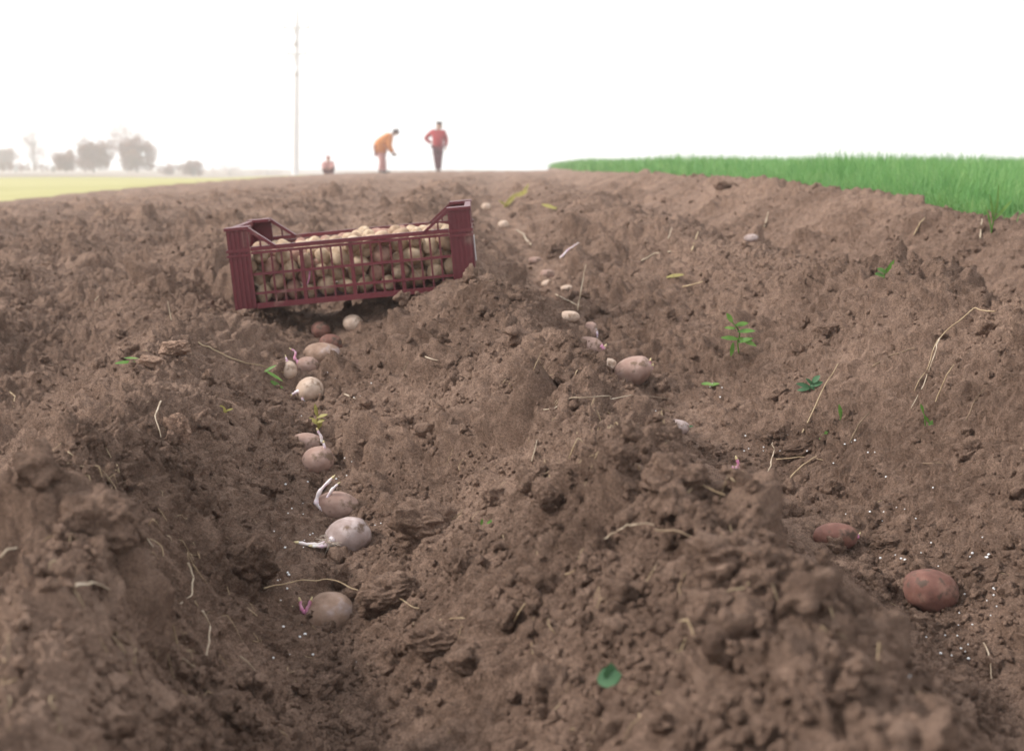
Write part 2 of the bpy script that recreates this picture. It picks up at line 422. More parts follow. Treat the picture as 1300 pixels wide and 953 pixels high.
# wheat blades: nobody could count them
rng = np.random.default_rng(4)
def blades(n, ymin, ymax, wide, hgt, wscale, pw=1.0):
    Y = ymin*(ymax/ymin)**(rng.random(n)**pw)
    X = LX[3.5](Y)+.27 + (rng.random(n)**1.6)*wide(Y) - .22*(rng.random(n) < .06)*rng.random(n)
    # rows of drilled crop, and clumps
    keep = fbm(X*2.2, Y*2.2, 2, 9) > -.55
    X, Y = X[keep], Y[keep]; n = len(X)
    z0 = wheat_z(X, Y)
    h = hgt*(0.6+.65*rng.random(n))*(1+.28*fbm(X*.9, Y*.7, 2, 14))*(.7+.3*np.clip((X-LX[3.5](Y)-.27)/.25, 0, 1))
    a = rng.random(n)*6.283; bend = h*(.1+.75*rng.random(n)**1.7)
    w = wscale*(.7+.6*rng.random(n))*np.maximum(1, Y/6)**.55
    wa = a+math.pi/2 + (rng.random(n)-.5)
    rows = []
    K = 5
    for k in range(K):
        t = k/(K-1)
        px = X + np.cos(a)*bend*t**2.2; py = Y+np.sin(a)*bend*t**2.2; pz = z0 + h*(t-.22*t**3*(bend/h))
        ww = w*(1-.92*t**1.6)*(.75 if k == 0 else 1)
        rows.append(np.stack([px-np.cos(wa)*ww, py-np.sin(wa)*ww, pz], -1)); rows.append(np.stack([px+np.cos(wa)*ww, py+np.sin(wa)*ww, pz], -1))
    V = np.stack(rows, 1).reshape(-1, 3)
    b = (np.arange(n)*2*K)[:, None, None]
    q = np.array([[2*k, 2*k+1, 2*k+3, 2*k+2] for k in range(K-1)])[None]
    return V, (b+q).reshape(-1, 4)
V1, F1 = blades(70000, 2.2, 9, lambda Y: 1.3+Y*.38, .21, .0028, .8)
V2, F2 = blades(60000, 8, 60, lambda Y: 2+Y*.42, .22, .004)
o = mesh_np('wheat_grass', np.concatenate([V1, V2]), np.concatenate([F1, F2+len(V1)]), M_BLADE)
tag(o, 'young green wheat growing thickly beyond the last soil ridge', 'wheat', kind='stuff')

# ------------------------------------------------------------------ loose crumbs of soil
def crumbs(n, ymin, ymax, smin, smax, pw, sub, seed, sink=.25):
    r = np.random.default_rng(seed)
    Y = ymin*(ymax/ymin)**r.random(n); X = (r.random(n)-.5)*.98*(Y+.35)
    ok = (X < LX[3.5](Y)+.35) & (X > -6)
    dens = np.clip(.5+.9*fbm(X*4, Y*4, 2, 71), .06, 1)
    ok &= r.random(n) < dens
    X, Y = X[ok], Y[ok]; n = len(X)
    S = smin*(smax/smin)**(r.random(n)**pw)
    Z = H(X, Y)
    bV, bF = ico(sub)
    kinds = []
    for k in range(8):
        a = 1+.8*n3(bV, 1.3, k*5+1)+.5*n3(bV, 2.9, k*5+2) + (.35*np.abs(n3(bV, 5, k)) if sub > 1 else 0)
        v = bV*a[:, None]*np.array([1, .85, .66])[None]
        kinds.append(v)
    kinds = np.array(kinds)
    kk = r.integers(0, 8, n)
    q = r.normal(size=(n, 4)); q /= np.linalg.norm(q, axis=1)[:, None]
    w, x, y, z = q.T
    R = np.stack([np.stack([1-2*(y*y+z*z), 2*(x*y-z*w), 2*(x*z+y*w)], -1), np.stack([2*(x*y+z*w), 1-2*(x*x+z*z), 2*(y*z-x*w)], -1), np.stack([2*(x*z-y*w), 2*(y*z+x*w), 1-2*(x*x+y*y)], -1)], 1)
    V = np.einsum('nij,nvj->nvi', R, kinds[kk])*S[:, None, None]
    V += np.stack([X, Y, Z+S*(.55-sink)], -1)[:, None, :]
    F = bF[None]+(np.arange(n)*len(bV))[:, None, None]
    return V.reshape(-1, 3), F.reshape(-1, 3)
A = crumbs(110000, .8, 5.5, .0013, .0042, 1.3, 1, 1, .45)
A2 = crumbs(26000, .8, 8, .003, .0085, 1.7, 2, 7, .45)
B = crumbs(4200, .8, 9, .006, .021, 1.8, 3, 2, .38)
V = np.concatenate([A[0], A2[0], B[0]]); F = np.concatenate([A[1], A2[1]+len(A[0]), B[1]+len(A[0])+len(A2[0])])
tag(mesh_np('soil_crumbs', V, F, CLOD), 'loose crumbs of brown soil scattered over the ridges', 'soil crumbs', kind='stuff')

# ------------------------------------------------------------------ fertiliser granules in the furrows
r = np.random.default_rng(9)
spots = [(385, 610, 30), (372, 650, 35), (385, 690, 35), (370, 740, 40), (380, 800, 50), (430, 600, 40), (470, 665, 30), (1220, 790, 60), (1200, 830, 70), (1160, 700, 70),
         (1000, 570, 40), (1130, 640, 60), (1260, 700, 60), (420, 830, 60), (370, 520, 40), (440, 480, 50), (950, 560, 30), (1240, 760, 50), (900, 520, 60), (1080, 560, 60)]
P = []
for sx, sy, sp in spots:
    for k in range(11 if sx > 1100 else 7):
        P.append(gp(sx+r.normal()*sp*.45, sy+r.normal()*sp*.3))
bV, bF = ico(2)
Vs = []; Fs = []
for i, p in enumerate(P):
    s = .0011+.0011*r.random()**2
    Vs.append(bV*s*np.array([1, .9, .85])+np.array([p.x, p.y, p.z+s*.6])); Fs.append(bF+i*len(bV))
tag(mesh_np('fertiliser_granules', np.concatenate(Vs), np.concatenate(Fs), M_GRAN), 'tiny white fertiliser granules strewn along the furrows', 'fertiliser', kind='stuff')

# ------------------------------------------------------------------ clods
random.seed(3)
CB, CF = ico(5)
def clod(px, py, w, h, label, seed, rough=1.0, sink=.35, dep=None, rot=0, dark=False):
    p = gp(px, py+h*.35); s = p.y/FPX
    a, c = w*s/2, h*s/2; b = (dep or (w+h)/2)*s/2*.9
    V = CB.copy()
    k = 1+.45*n3(V, 1.2, seed)-.42*np.abs(n3(V, 2.2, seed+3))+.20*np.abs(n3(V, 4.5, seed+5))+.13*np.abs(n3(V, 9, seed+6))+.09*np.abs(n3(V, 19, seed+8))+.06*np.abs(n3(V, 36, seed+9))
    V = np.sign(V)*np.abs(V)**.86*k[:, None]
    V = V/np.abs(V).max(0)*np.array([a, b, c])
    cr, sr = math.cos(rot), math.sin(rot)
    V = V @ np.array([[cr, 0, -sr], [0, 1, 0], [sr, 0, cr]]).T
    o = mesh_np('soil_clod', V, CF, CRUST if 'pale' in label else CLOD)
    o.location = (p.x, p.y+b*.3, p.z+c*(1-2*sink))
    return tag(o, label, 'soil clod', 'larger clods of soil on the ridges')
CL = [
 (540, 655, 120, 78, 'biggest brown clod, right of the two nearest potatoes in the left furrow', 11, .4, -.35),
 (500, 742, 120, 62, 'wide crumbly clod below the biggest one, right of the nearest left furrow potato', 12, .4, .1),
 (785, 577, 58, 60, 'blocky dark clod perched on the crest of the middle ridge', 13, .3, .2),
 (858, 602, 92, 62, 'rounded clod with straw in it beside the blocky dark clod', 14, .35, -.1),
 (122, 655, 150, 110, 'large overhanging clod on the near left ridge with a dark hollow below', 15, .3, .25),
 (312, 705, 105, 70, 'smooth slab of soil leaning left of the nearest potatoes', 16, .38, .4),
 (222, 541, 36, 42, 'dark upright clod standing on the left ridge below the two flat pale flakes', 17, .25, .3),
 (192, 463, 40, 16, 'flat pale flake of soil on the left ridge, the lower of two', 18, -.1, -.15),
 (222, 447, 44, 22, 'flat pale flake of soil on the left ridge, the upper of two', 19, -.05, .1),
 (698, 628, 44, 34, 'oval clod on the left face of the middle ridge, right of a square one', 20, .35, -.2),
 (626, 628, 34, 34, 'square clod on the left face of the middle ridge beside an oval one', 21, .3, .1),
 (382, 541, 34, 30, 'small pointed clod among the left furrow potatoes above the long oval potato', 22, .3, .2),
 (990, 549, 22, 18, 'small dark clod on the slope right of the pink sprout in the right furrow', 23, .2, .4),
 (900, 569, 52, 34, 'clod on the far side of the middle ridge left of the lone pink sprout', 24, .4, 0),
 (920, 233, 32, 14, 'dark clod sticking up from the farthest ridge against the green wheat', 25, .3, 0),
 (1130, 680, 55, 30, 'low broad clod in the right furrow above the lone red potato', 26, .55, 0),
 (1020, 560, 60, 34, 'lumpy clod on the slope below the small dark clod', 27, .55, .2),
 (560, 800, 110, 60, 'rough dark clod near the bottom of the picture with a straw beside it', 28, .45, -.1),
 (930, 690, 130, 70, 'blurred broad clod on the crest of the middle ridge nearest the viewer', 29, .5, -.15),
 (585, 708, 44, 56, 'tall narrow clod just below and right of the biggest one', 30, .4, .5),
 (1240, 560, 60, 36, 'lumpy clod on the right hand slope below the forked dry stem', 31, .55, .1),
 (1055, 410, 46, 30, 'pitted clod on the slope of the second ridge from the right', 32, .5, .1),
 (510, 815, 34, 34, 'small round grey clod touching the rough dark clod', 33, .4, 0),
]
for (px, py, w, h, lab, sd_, sink, rot) in CL: clod(px, py, w, h, lab, sd_, sink=sink, rot=rot)

# ------------------------------------------------------------------ potatoes in the furrows
PB, PF = ico(4)
def potato_mesh(name, w, h, d, mat, seed, parent=None):
    k = 1+.11*n3(PB, .8, seed)+.035*n3(PB, 2.0, seed+4)+.012*n3(PB, 6, seed+2)
    V = np.sign(PB)*np.abs(PB)**.94*k[:, None]
    r = np.random.default_rng(seed)                       # eyes: small dents
    for _ in range(7):
        c = r.normal(size=3); c /= np.linalg.norm(c)
        dd = np.linalg.norm(PB-c, axis=1); V = V*(1-.05*np.exp(-(dd/.09)**2))[:, None]
    V = V/np.abs(V).max(0)*np.array([w/2, d/2, h/2])
    return mesh_np(name, V, PF, mat, parent=parent)
def sprout(root, pts, r0, r1, mat, nub=True):
    bm = bmesh.new()
    tube(bm, pts, r0, r1, 8, 5, jit=r0*.12, profile=lambda f: (1+.22*math.sin(f*23)+(.35 if f < .12 else 0))*(1-.25*f))
    s = obj('sprout', bm, mat, root)
    bm = bmesh.new(); a, b = Vector(pts[-2]), Vector(pts[-1]); dv = (b-a).normalized()
    tube(bm, [b-dv*r1*.5, b+dv*r1*2.0], r1*1.05, r1*.35, 6, 3)
    obj('tip', bm, M_SPR_TIP, s)
    return s
def rootlets(root, c, r, n, length, seed):
    rr = random.Random(seed); bm = bmesh.new()
    for _ in range(n):
        dv = Vector((rr.gauss(0, 1), rr.gauss(0, .7)-.5, rr.gauss(-.1, 1))).normalized()*length*rr.uniform(.5, 1)
        a = Vector(c)+Vector([rr.uniform(-r, r) for _ in range(3)])
        tube(bm, [a, a+dv*.5+Vector((0, 0, length*rr.uniform(-.2, .2))), a+dv], .0005, .0003, 4, 3)
    obj('roots', bm, M_ROOT, root)
def potato(px, py, wpx, hpx, label, mat, seed, rot=0, sprouts=(), roots=None, sink=.22, D=.5, yaw=None):
    p = gp(px, py+hpx*.3, D); s = (p.y+.01)/FPX
    w, h = wpx*s*1.1, hpx*s*1.16
    d = min(w, h)*1.05 if w > h*1.3 else (w+h)/2
    t = thing('potato', label, 'potato', (p.x, p.y+d*.25, p.z+h*(.5-sink)), (0, 0, yaw if yaw is not None else random.uniform(-.2, .2)), 'seed potatoes laid in the furrows')
    b = potato_mesh('tuber', w, h, d, mat, seed, t); b.rotation_euler = (0, -rot, 0)
    S = s
    for (kind, pts, r) in sprouts:                         # points in photo px from the potato's centre: (right, toward viewer, up)
        P = [Vector((x*S, -y*S, z*S)) for x, y, z in pts]
        sprout(t, P, r*S, r*S*.5, M_SPR_W if kind == 'w' else M_SPR_P)
    if roots:
        (x, y, z), n, ln = roots; rootlets(t, (x*S, -y*S, z*S), 4*S, n, ln*S, seed)
    return t
G = 'seed potatoes laid in the furrows'
# left furrow, near to far
potato(416, 775, 62, 54, 'nearest half buried potato of the left furrow with bright pink shoots', M_POT_MUD, 1, .2,
       [('p', [(-24, 8, 6), (-33, 12, 10), (-36, 12, 24)], 4.2), ('p', [(-22, 8, 4), (-27, 14, 8), (-20, 15, 26)], 4.4), ('p', [(-26, 6, 2), (-38, 12, 4), (-44, 14, 14)], 3)],
       ((-26, 18, -4), 9, 18), sink=.42)
potato(440, 690, 56, 46, 'mottled grey lilac potato with a thick white shoot and a beard of roots pointing left', M_POT_GREY, 2, .45,
       [('w', [(-18, 16, -2), (-36, 30, -3), (-62, 34, 2)], 5.0), ('w', [(-18, 20, 2), (-28, 32, -4), (-44, 38, -2)], 3.6)], ((-22, 28, 0), 40, 18), sink=.12)
potato(428, 643, 54, 34, 'pinkish brown potato with two tall pale shoots curving up at its left', M_POT, 3, -.15,
       [('w', [(-18, 8, 0), (-28, 8, 8), (-22, 6, 24), (-6, 4, 40)], 4.4), ('w', [(-16, 8, 2), (-15, 9, 12), (-6, 7, 26), (1, 5, 32)], 3.4)], sink=.3)
potato(402, 588, 40, 33, 'plump smooth potato with one small shoot tip on top, just below a long oval one', M_POT, 4, .3, [('w', [(8, 2, 12), (11, 3, 18), (10, 3, 26)], 2.4)])
potato(389, 564, 38, 23, 'long oval potato lying crosswise with a white shoot at its right end', M_POT, 5, 0, [('w', [(14, 4, -2), (19, 6, 6), (14, 5, 18)], 3.2), ('w', [(14, 6, -4), (20, 8, -6), (21, 8, 2)], 2.4)])
potato(392, 498, 33, 30, 'pale potato with a white shoot spreading over its left front, lying alone mid furrow', M_POT_PALE, 6, .5, [('w', [(-6, 10, 2), (-14, 13, 0), (-20, 12, -4)], 3.6), ('w', [(-4, 12, -2), (-6, 15, -8), (-2, 14, -14)], 2.4)])
potato(366, 471, 20, 22, 'small whitish round potato at the left side of the left furrow', M_POT_PALE, 7, .2, [('w', [(0, 2, 8), (-2, 3, 14), (-3, 3, 18)], 2)])
potato(389, 466, 29, 21, 'small potato with a curly bright pink shoot, right of a whitish round one', M_POT, 8, .1, [('p', [(-9, 2, 4), (-15, 3, 10), (-14, 2, 18), (-20, 2, 22)], 2.4)])
potato(407, 450, 46, 27, 'wide mud covered potato below the crate', M_POT_MUD, 9, .1, sink=.3)
potato(419, 438, 28, 22, 'dark reddish round potato directly behind the mud covered one', M_POT_RED, 10, 0)
potato(447, 412, 24, 20, 'pale potato lying in the light just below the crate', M_POT_PALE, 11, .2)
potato(406, 421, 22, 22, 'dark potato in the shade of the hollow below the crate', M_POT_RED, 12, .9)
# right furrow, near to far
potato(1185, 758, 66, 49, 'lone large red brown potato with dark spots at the right edge of the picture', M_POT_RED, 21, -.22, sink=.16)
potato(1062, 682, 54, 30, 'red brown potato half hidden by the middle ridge, tiny pink shoot at its right end', M_POT_RED, 22, -.05, [('p', [(24, 4, 2), (28, 6, 0), (30, 6, 4)], 3)], sink=.25)
potato(925, 596, 30, 18, 'buried potato in the right furrow with a lone upright pink shoot', M_POT_MUD, 23, 0, [('p', [(6, 4, 4), (13, 6, 10), (10, 5, 20)], 4.2)], sink=.5, D=1.9)
potato(858, 540, 36, 18, 'mostly buried pale potato in the right furrow nearer than the big dusty one', M_POT_GREY, 24, 0, sink=.4, D=1.9)
potato(803, 476, 48, 34, 'big dusty potato with purple buds at its upper right in the right furrow', M_POT, 25, .4, [('p', [(18, 3, 9), (22, 4, 11), (23, 4, 15)], 3.2), ('p', [(20, 3, 4), (25, 4, 5), (26, 4, 8)], 3)], sink=.16, D=2.5)
potato(769, 463, 26, 16, 'small pale potato end peeping out left of the big dusty one', M_POT_PALE, 26, 0, sink=.3, D=2.5)
potato(747, 441, 38, 22, 'oval potato with a dark pink bud at its right end in the right furrow', M_POT, 27, -.15, [('p', [(16, 3, 0), (20, 4, -2), (22, 4, 1)], 3.4)], D=2.5)
potato(750, 421, 18, 20, 'small round potato with a short white shoot on its front in the right furrow', M_POT, 28, .2, [('w', [(4, 6, 2), (7, 8, -3), (7, 8, -9)], 2.2)], D=2.5)
potato(722, 402, 26, 13, 'pale flat potato beside the foot of the tall upright straw', M_POT_PALE, 29, 0, sink=.3, D=2.5)
potato(720, 367, 16, 8, 'small far potato half way up the right furrow, right of two pale ones', M_POT_PALE, 30, 0)
potato(696, 361, 16, 9, 'small far pale potato in the right furrow, nearer one of a close pair', M_POT_PALE, 31, 0)
potato(695, 348, 17, 10, 'small far potato in the right furrow, farther one of a close pair', M_POT, 32, 0)
potato(680, 331, 16, 8, 'small far potato above the close pair in the right furrow', M_POT, 33, 0)
potato(639, 286, 13, 10, 'far pale potato near the top of the right furrow, lower of the last two', M_POT_PALE, 34, 0)
potato(617, 264, 12, 10, 'farthest pale potato of the right furrow, beside the upper corner of the crate', M_POT_PALE, 35, 0)
potato(954, 303, 17, 9, 'small lilac grey potato lying by itself in the farthest furrow on the right', M_POT_GREY, 36, 0)

# ------------------------------------------------------------------ crate
CW, CD, CH = .600, .40, .200
crate_roll = math.radians(-5.2)
c0 = at(297, 394, 3.47)                       # lower left front corner
crate = thing('plastic_crate', 'dark plastic crate of potatoes, tinted flare red, standing tilted across two ridges', 'crate', c0, (0.02, crate_roll, math.radians(1.2)))
zr, zm1, zm2 = .150, .083, .036
def long_side(y, s):
    bm = bmesh.new(); t = .004
    x0, x1 = .058, CW-.058
    def rail(z0, z1, out, xa=x0, xb=x1): box(bm, xa, xb, min(y, y+s*out), max(y, y+s*out), z0, z1)
    rail(zr-.010, zr, .016); rail(zr-.018, zr-.012, .010)
    rail(zm1-.003, zm1+.003, .007); rail(zm2-.003, zm2+.003, .007); rail(-.001, .012, .014)
    n = 20
    for k in range(n+1):
        xx = x0+(x1-x0)*k/n; big = k % 5 == 0
        hw = .0045 if big else .0021
        if 0 < k < n: box(bm, xx-hw, xx+hw, y+s*.002, y+s*(.012 if big else .006), .011, zr-.017)
    # sloping braces from the posts down to the rail
    for xa, xb in ((x0-.002, x0+.062), (x1+.002, x1-.062)):
        for (zo, th, w) in ((0, .006, .016),):
            vs = []
            for yy in (y, y+s*w):
                vs += [bm.verts.new((xa, yy, CH-.001)), bm.verts.new((xb, yy, zr-.001)), bm.verts.new((xb, yy, zr-.009)), bm.verts.new((xa, yy, CH-.012))]
            a, b = vs[:4], vs[4:]
            bm.faces.new(a); bm.faces.new(b[::-1])
            for i in range(4): bm.faces.new((a[i], b[i], b[(i+1) % 4], a[(i+1) % 4]))
        xm = xa+(xb-xa)*.42; zt = CH-(CH-zr)*.42-.010
        box(bm, xm-.0022, xm+.0022, y+s*.002, y+s*.007, zr-.002, zt+.003)
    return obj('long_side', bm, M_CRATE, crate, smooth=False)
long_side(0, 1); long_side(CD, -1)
for ix, sx in ((0, 1), (CW, -1)):
    for iy, sy in ((0, 1), (CD, -1)):
        bm = bmesh.new()
        def bx(xa, xb, ya, yb, za, zb):
            box(bm, min(ix+sx*xa, ix+sx*xb), max(ix+sx*xa, ix+sx*xb), min(iy+sy*ya, iy+sy*yb), max(iy+sy*ya, iy+sy*yb), za, zb)
        bx(.004, .056, .002, .007, .0, CH-.008)           # front plate of the corner
        bx(.002, .007, .0075, .050, .0, CH-.008)          # side plate
        for k in range(5): bx(.006+k*.0115, .0105+k*.0115, -.001, .0015, .002, CH-.009)      # upright ribs
        bx(-.001, .058, -.002, .052, CH-.0075, CH)        # flat cap
        bx(-.0015, .0575, -.0025, .0013, zr-.010, zr-.003); bx(-.0015, .0575, -.0025, .0013, zr-.022, zr-.016)
        bx(-.0015, .0012, .0015, .05, zr-.010, zr-.003)
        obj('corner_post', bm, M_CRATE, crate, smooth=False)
for ix, s in ((0, 1), (CW, -1)):
    bm = bmesh.new()
    def bx(xa, xb, ya, yb, za, zb): box(bm, min(ix+s*xa, ix+s*xb), max(ix+s*xa, ix+s*xb), ya, yb, za, zb)
    bx(.001, .016, .053, CD-.053, CH-.014, CH-.002)       # top edge with the hand hole below
    bx(.002, .006, .051, .110, .012, CH-.015); bx(.002, .006, CD-.110, CD-.051, .012, CH-.015)
    bx(.002, .006, .111, CD-.111, .012, .030); bx(.002, .006, .111, CD-.111, .125, .142)
    for k in range(9):
        yy = .12+.02*k; bx(.002, .0055, yy-.002, yy+.002, .031, .124)
    bx(.0, .014, .051, CD-.051, .0, .011)
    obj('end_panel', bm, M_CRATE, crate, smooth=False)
bm = bmesh.new()
for k in range(19): box(bm, .017+k*.0312, .023+k*.0312, .016, CD-.016, .0, .004)
for k in range(12): box(bm, .016, CW-.016, .028+k*.031, .033+k*.031, .0045, .008)
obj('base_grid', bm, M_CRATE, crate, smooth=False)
# carton label on the right hand end
bm = bmesh.new(); box(bm, CW+.0005, CW+.0018, .08, .16, .06, .12)
obj('paper_tag', bm, noise_mat('white_paper', [(.6, .6, .62), (.75, .75, .75)], 20, .8, 0), crate, smooth=False)

# potatoes heaped in it: those that show at the sides and on top
random.seed(8)
Mc = Matrix.Translation(c0) @ Euler((0.02, crate_roll, math.radians(1.2))).to_matrix().to_4x4()
M_PC = [noise_mat('crate_potato_skin', [(.38, .26, .17), (.52, .38, .26), (.62, .49, .36)], 1.6, .7, .3, 12, .03),
        noise_mat('crate_potato_skin_tan', [(.28, .18, .12), (.46, .32, .22)], 1.8, .7, .3, 12, .03),
        noise_mat('crate_potato_skin_pink', [(.30, .16, .12), (.46, .28, .22)], 1.8, .7, .3, 12, .03)]
ps = []
for k in range(9):
    V, Fp = ico(3); q = 1+.18*n3(V, .9, 60+k)+.05*n3(V, 2.4, 70+k); V = V*q[:, None]*np.array([1.18, .95, .9])
    V /= np.abs(V[:, 1]).max()
    o = mesh_np('crate_potato', V, Fp, M_PC[0 if k < 5 else 1 if k < 7 else 2]); ps.append(o)
nodes = []
rr = random.Random(5)
step = .0465
# simple settling: drop spheres one by one into the crate box, resting on those below
cells = []
def rest(x, y, r):
    z = .010+r
    for (a, b, c, q) in cells:
        d2 = (a-x)**2+(b-y)**2; R = (r+q)*.97
        if d2 < R*R: z = max(z, c+math.sqrt(R*R-d2))
    return z
def settle(x, y, r):
    for it in range(40):
        z = rest(x, y, r); best = (z, x, y)
        for k in range(8):
            a = k*.785+it; nx, ny = x+math.cos(a)*.006, y+math.sin(a)*.006
            if .012+r < nx < CW-.012-r and .017+r < ny < CD-.012-r:
                zz = rest(nx, ny, r)
                if zz < best[0]-1e-4: best = (zz, nx, ny)
        if best[0] >= z-1e-4: break
        _, x, y = best
    return x, y, rest(x, y, r)
for tries in range(2600):
    r = rr.uniform(.017, .0265)
    front = rr.random() < .4
    x = rr.uniform(.04, CW-.04); y = rr.uniform(.04, .075) if front else rr.uniform(.05, CD-.05)
    x, y, z = settle(x, y, r)
    top = .134+.016*math.exp(-((x-.40)/.17)**2)*math.exp(-((y-.15)/.2)**2)
    if z+r*.4 < top: cells.append((x, y, z, r))
    if len(cells) > 420: break
vis = [c for c in cells if c[1] < .085 or c[1] > CD-.07 or c[0] < .06 or c[0] > CW-.06 or rest(c[0], c[1], .01) < c[2]+c[3]*1.9]
first = set()
for i, (x, y, z, r) in enumerate(vis):
    k = i % 9
    o = ps[k]
    if k in first: o = o.copy(); COL.objects.link(o)
    first.add(k)
    o.location = Mc @ Vector((x, y, z))
    o.rotation_euler = (rr.uniform(0, 6), rr.uniform(0, 6), rr.uniform(0, 6))
    o.scale = [r*.98]*3
    o.name = 'potato'
    tag(o, 'small pale potato heaped with many others inside the plastic crate', 'potato', 'potatoes heaped in the crate')
for (pts, lab, mt, rad) in [([(.035, .012, .075), (.07, .012, .05)], 'pale straw caught in the left end of the crate front', M_STRAW_P, .0018),
                       ([(.195, .013, .085), (.19, .011, .06), (.178, .012, .035)], 'pinkish shoot hanging inside the crate front near its left third', M_SPR_P, .0022),
                       ([(.435, .012, .075), (.45, .012, .055), (.462, .012, .035)], 'pale straw slanting inside the right part of the crate front', M_STRAW_P, .0018)]:
    bm = bmesh.new(); tube(bm, [Mc @ Vector(p) for p in pts], rad, rad*.6, 6, 4)
    n_ = 'shoot' if mt is M_SPR_P else 'straw'
    tag(obj(n_, bm, mt), lab, n_)

# ------------------------------------------------------------------ straws, twigs, stems
def straw(pts, rpx, label, mat=M_STRAW, name='straw', cat=None, flat=True, r1=.5, group='straws and stems lying on the soil'):
    """pts: (px, py, lift) along the soil; upright ones give lift=None and keep the depth of the foot"""
    P = []; depth = None
    for p in pts:
        if p[2] is None: q = at(p[0], p[1], depth)
        else:
            q = gp(p[0], p[1]); depth = q.y
            q = q + Vector((0, -.002, p[2]+.003))
        P.append(q)
    r = rpx*P[0].y/FPX*(.30 if rpx < 4.5 else .24)
    L_ = (P[-1]-P[0]).length; Q = [P[0]]
    for a_, b_ in zip(P[:-1], P[1:]):
        Q += [a_.lerp(b_, f_)+Vector([random.gauss(0, L_*.007) for _ in range(3)]) for f_ in (.33, .7)]+[b_]
    P = Q
    bm = bmesh.new(); tube(bm, P, r, r*r1, 6, 3, jit=r*.2)
    return tag(obj(name, bm, mat), label, cat or name, group)
straw([(733, 396, 0), (738, 365, None), (744, 336, None)], 4, 'tall upright straw in the right furrow', M_STRAW_P)
straw([(711, 330, .004), (722, 322, .012), (735, 312, .008)], 5, 'pinkish straw above the tall upright one', M_SPR_W)
straw([(690, 526, .004), (740, 520, .012), (800, 517, .014), (852, 512, .006)], 2.6, 'long thin straw lying across the crest of the middle ridge', M_STRAW_P)
straw([(765, 698, .008), (780, 694, .012), (795, 690, .016), (812, 689, .016), (830, 688, .014)], 6, 'thick broken straw at the centre right of the near middle ridge', M_STRAW_P)
straw([(832, 689, .010), (856, 690, .010), (882, 690, .004)], 7, 'dark brown stick continuing right from the thick broken straw', M_TWIG, 'twig')
straw([(336, 761, .012), (370, 760, .020), (415, 768, .034), (470, 768, .016), (500, 770, .012), (535, 777, .002)], 3.2, 'long thin bent twig lying over the nearest potato of the left furrow', M_STRAW, 'twig')
straw([(478, 776, .006), (474, 784, .004)], 4, 'tiny pale straw under the right half of the long bent twig', M_STRAW_P)
straw([(1262, 405, .01), (1235, 408, .02), (1192, 440, .012), (1180, 465, .006), (1160, 500, .002)], 3, 'forked dry stem lying down the slope at the right, long branch', M_STRAW)
straw([(1192, 440, .012), (1188, 452, .010), (1172, 495, .006), (1156, 522, .002)], 3, 'shorter dry stem crossing the long forked one', M_STRAW_P)
straw([(1107, 470, .004), (1133, 458, .008), (1161, 446, .004)], 5, 'dark brown stick lying on the slope left of the forked dry stem', M_TWIG, 'twig')
straw([(1018, 552, .0), (1040, 514, .014), (1063, 477, .02)], 3, 'thin dry stem leaning up the slope beside the lacy green seedling', M_STRAW)
straw([(985, 588, .004), (1015, 586, .006), (1044, 588, .003)], 2.4, 'thin straw lying level right of the lone pink shoot', M_STRAW)
straw([(1002, 612, .004), (1018, 600, .01), (1036, 590, .012)], 3.4, 'straw slanting up to the level thin straw right of the pink shoot', M_STRAW)
straw([(964, 620, .004), (978, 602, .012), (982, 588, .02), (980, 580, .024)], 4, 'hooked pale root rising from the crest below the lone pink shoot', M_STRAW_P, 'root')
straw([(1078, 566, .002), (1090, 548, .01), (1103, 534, .012)], 4, 'dark stick by the leafy stalk on the right hand slope', M_TWIG, 'twig')
straw([(1185, 520, .004), (1200, 495, .02), (1210, 480, .02)], 3, 'thin twig leaning above the small curled seedling', M_STRAW, 'twig')
straw([(1248, 822, .004), (1254, 845, .010), (1258, 868, .004)], 5, 'curved bleached straw in the lower right corner', M_STRAW_P)
straw([(1170, 592, .002), (1196, 594, .004)], 2.6, 'short reddish straw on the slope left of a lumpy clod', M_TWIG)
straw([(1225, 540, .004), (1238, 518, .012), (1250, 505, .012)], 2.4, 'fine dry twig high on the slope at the right edge', M_TWIG, 'twig')
straw([(848, 305, .002), (853, 295, .01)], 3, 'short pale straw on the far ridge under the row of wheat', M_STRAW_P)
straw([(970, 290, .004), (975, 277, .02)], 4, 'yellow straw standing at the foot of the farthest ridge', M_STRAW_P)
straw([(878, 322, .006), (886, 302, .016)], 4, 'straw sticking out beside the dark clump right of the yellowed leaf', M_STRAW)
straw([(867, 368, .004), (892, 362, .006)], 4, 'straw lying below the yellowed leaf on the second ridge', M_STRAW)
straw([(814, 334, .004), (832, 326, .008), (852, 323, .006)], 4, 'pale straw lying above the yellowed leaf', M_STRAW_P)
straw([(674, 313, .004), (664, 300, .008), (655, 295, .006)], 4, 'pale straw lying near the top of the right furrow', M_STRAW_P)
straw([(705, 377, .004), (722, 386, .006), (738, 392, .004)], 3, 'straw lying along the right furrow at the foot of the upright one', M_STRAW_P)
straw([(1244, 306, .006), (1246, 288, .02)], 4, 'pale yellow straw standing on the last ridge at the right', M_STRAW_P)
straw([(1160, 300, .002), (1168, 288, .01), (1174, 282, .01)], 3.4, 'grey straw on the inner face of the last ridge', M_STRAW)
straw([(540, 456, .002), (556, 462, .004)], 3.2, 'short straw on the middle ridge below the crate', M_STRAW_P)
straw([(438, 505, .004), (452, 512, .006)], 4, 'thick pale straw right of the lone mid furrow potato', M_STRAW_P)
straw([(513, 474, .004), (519, 465, .008)], 3, 'tiny upright pale straw on the left face of the middle ridge', M_STRAW_P)
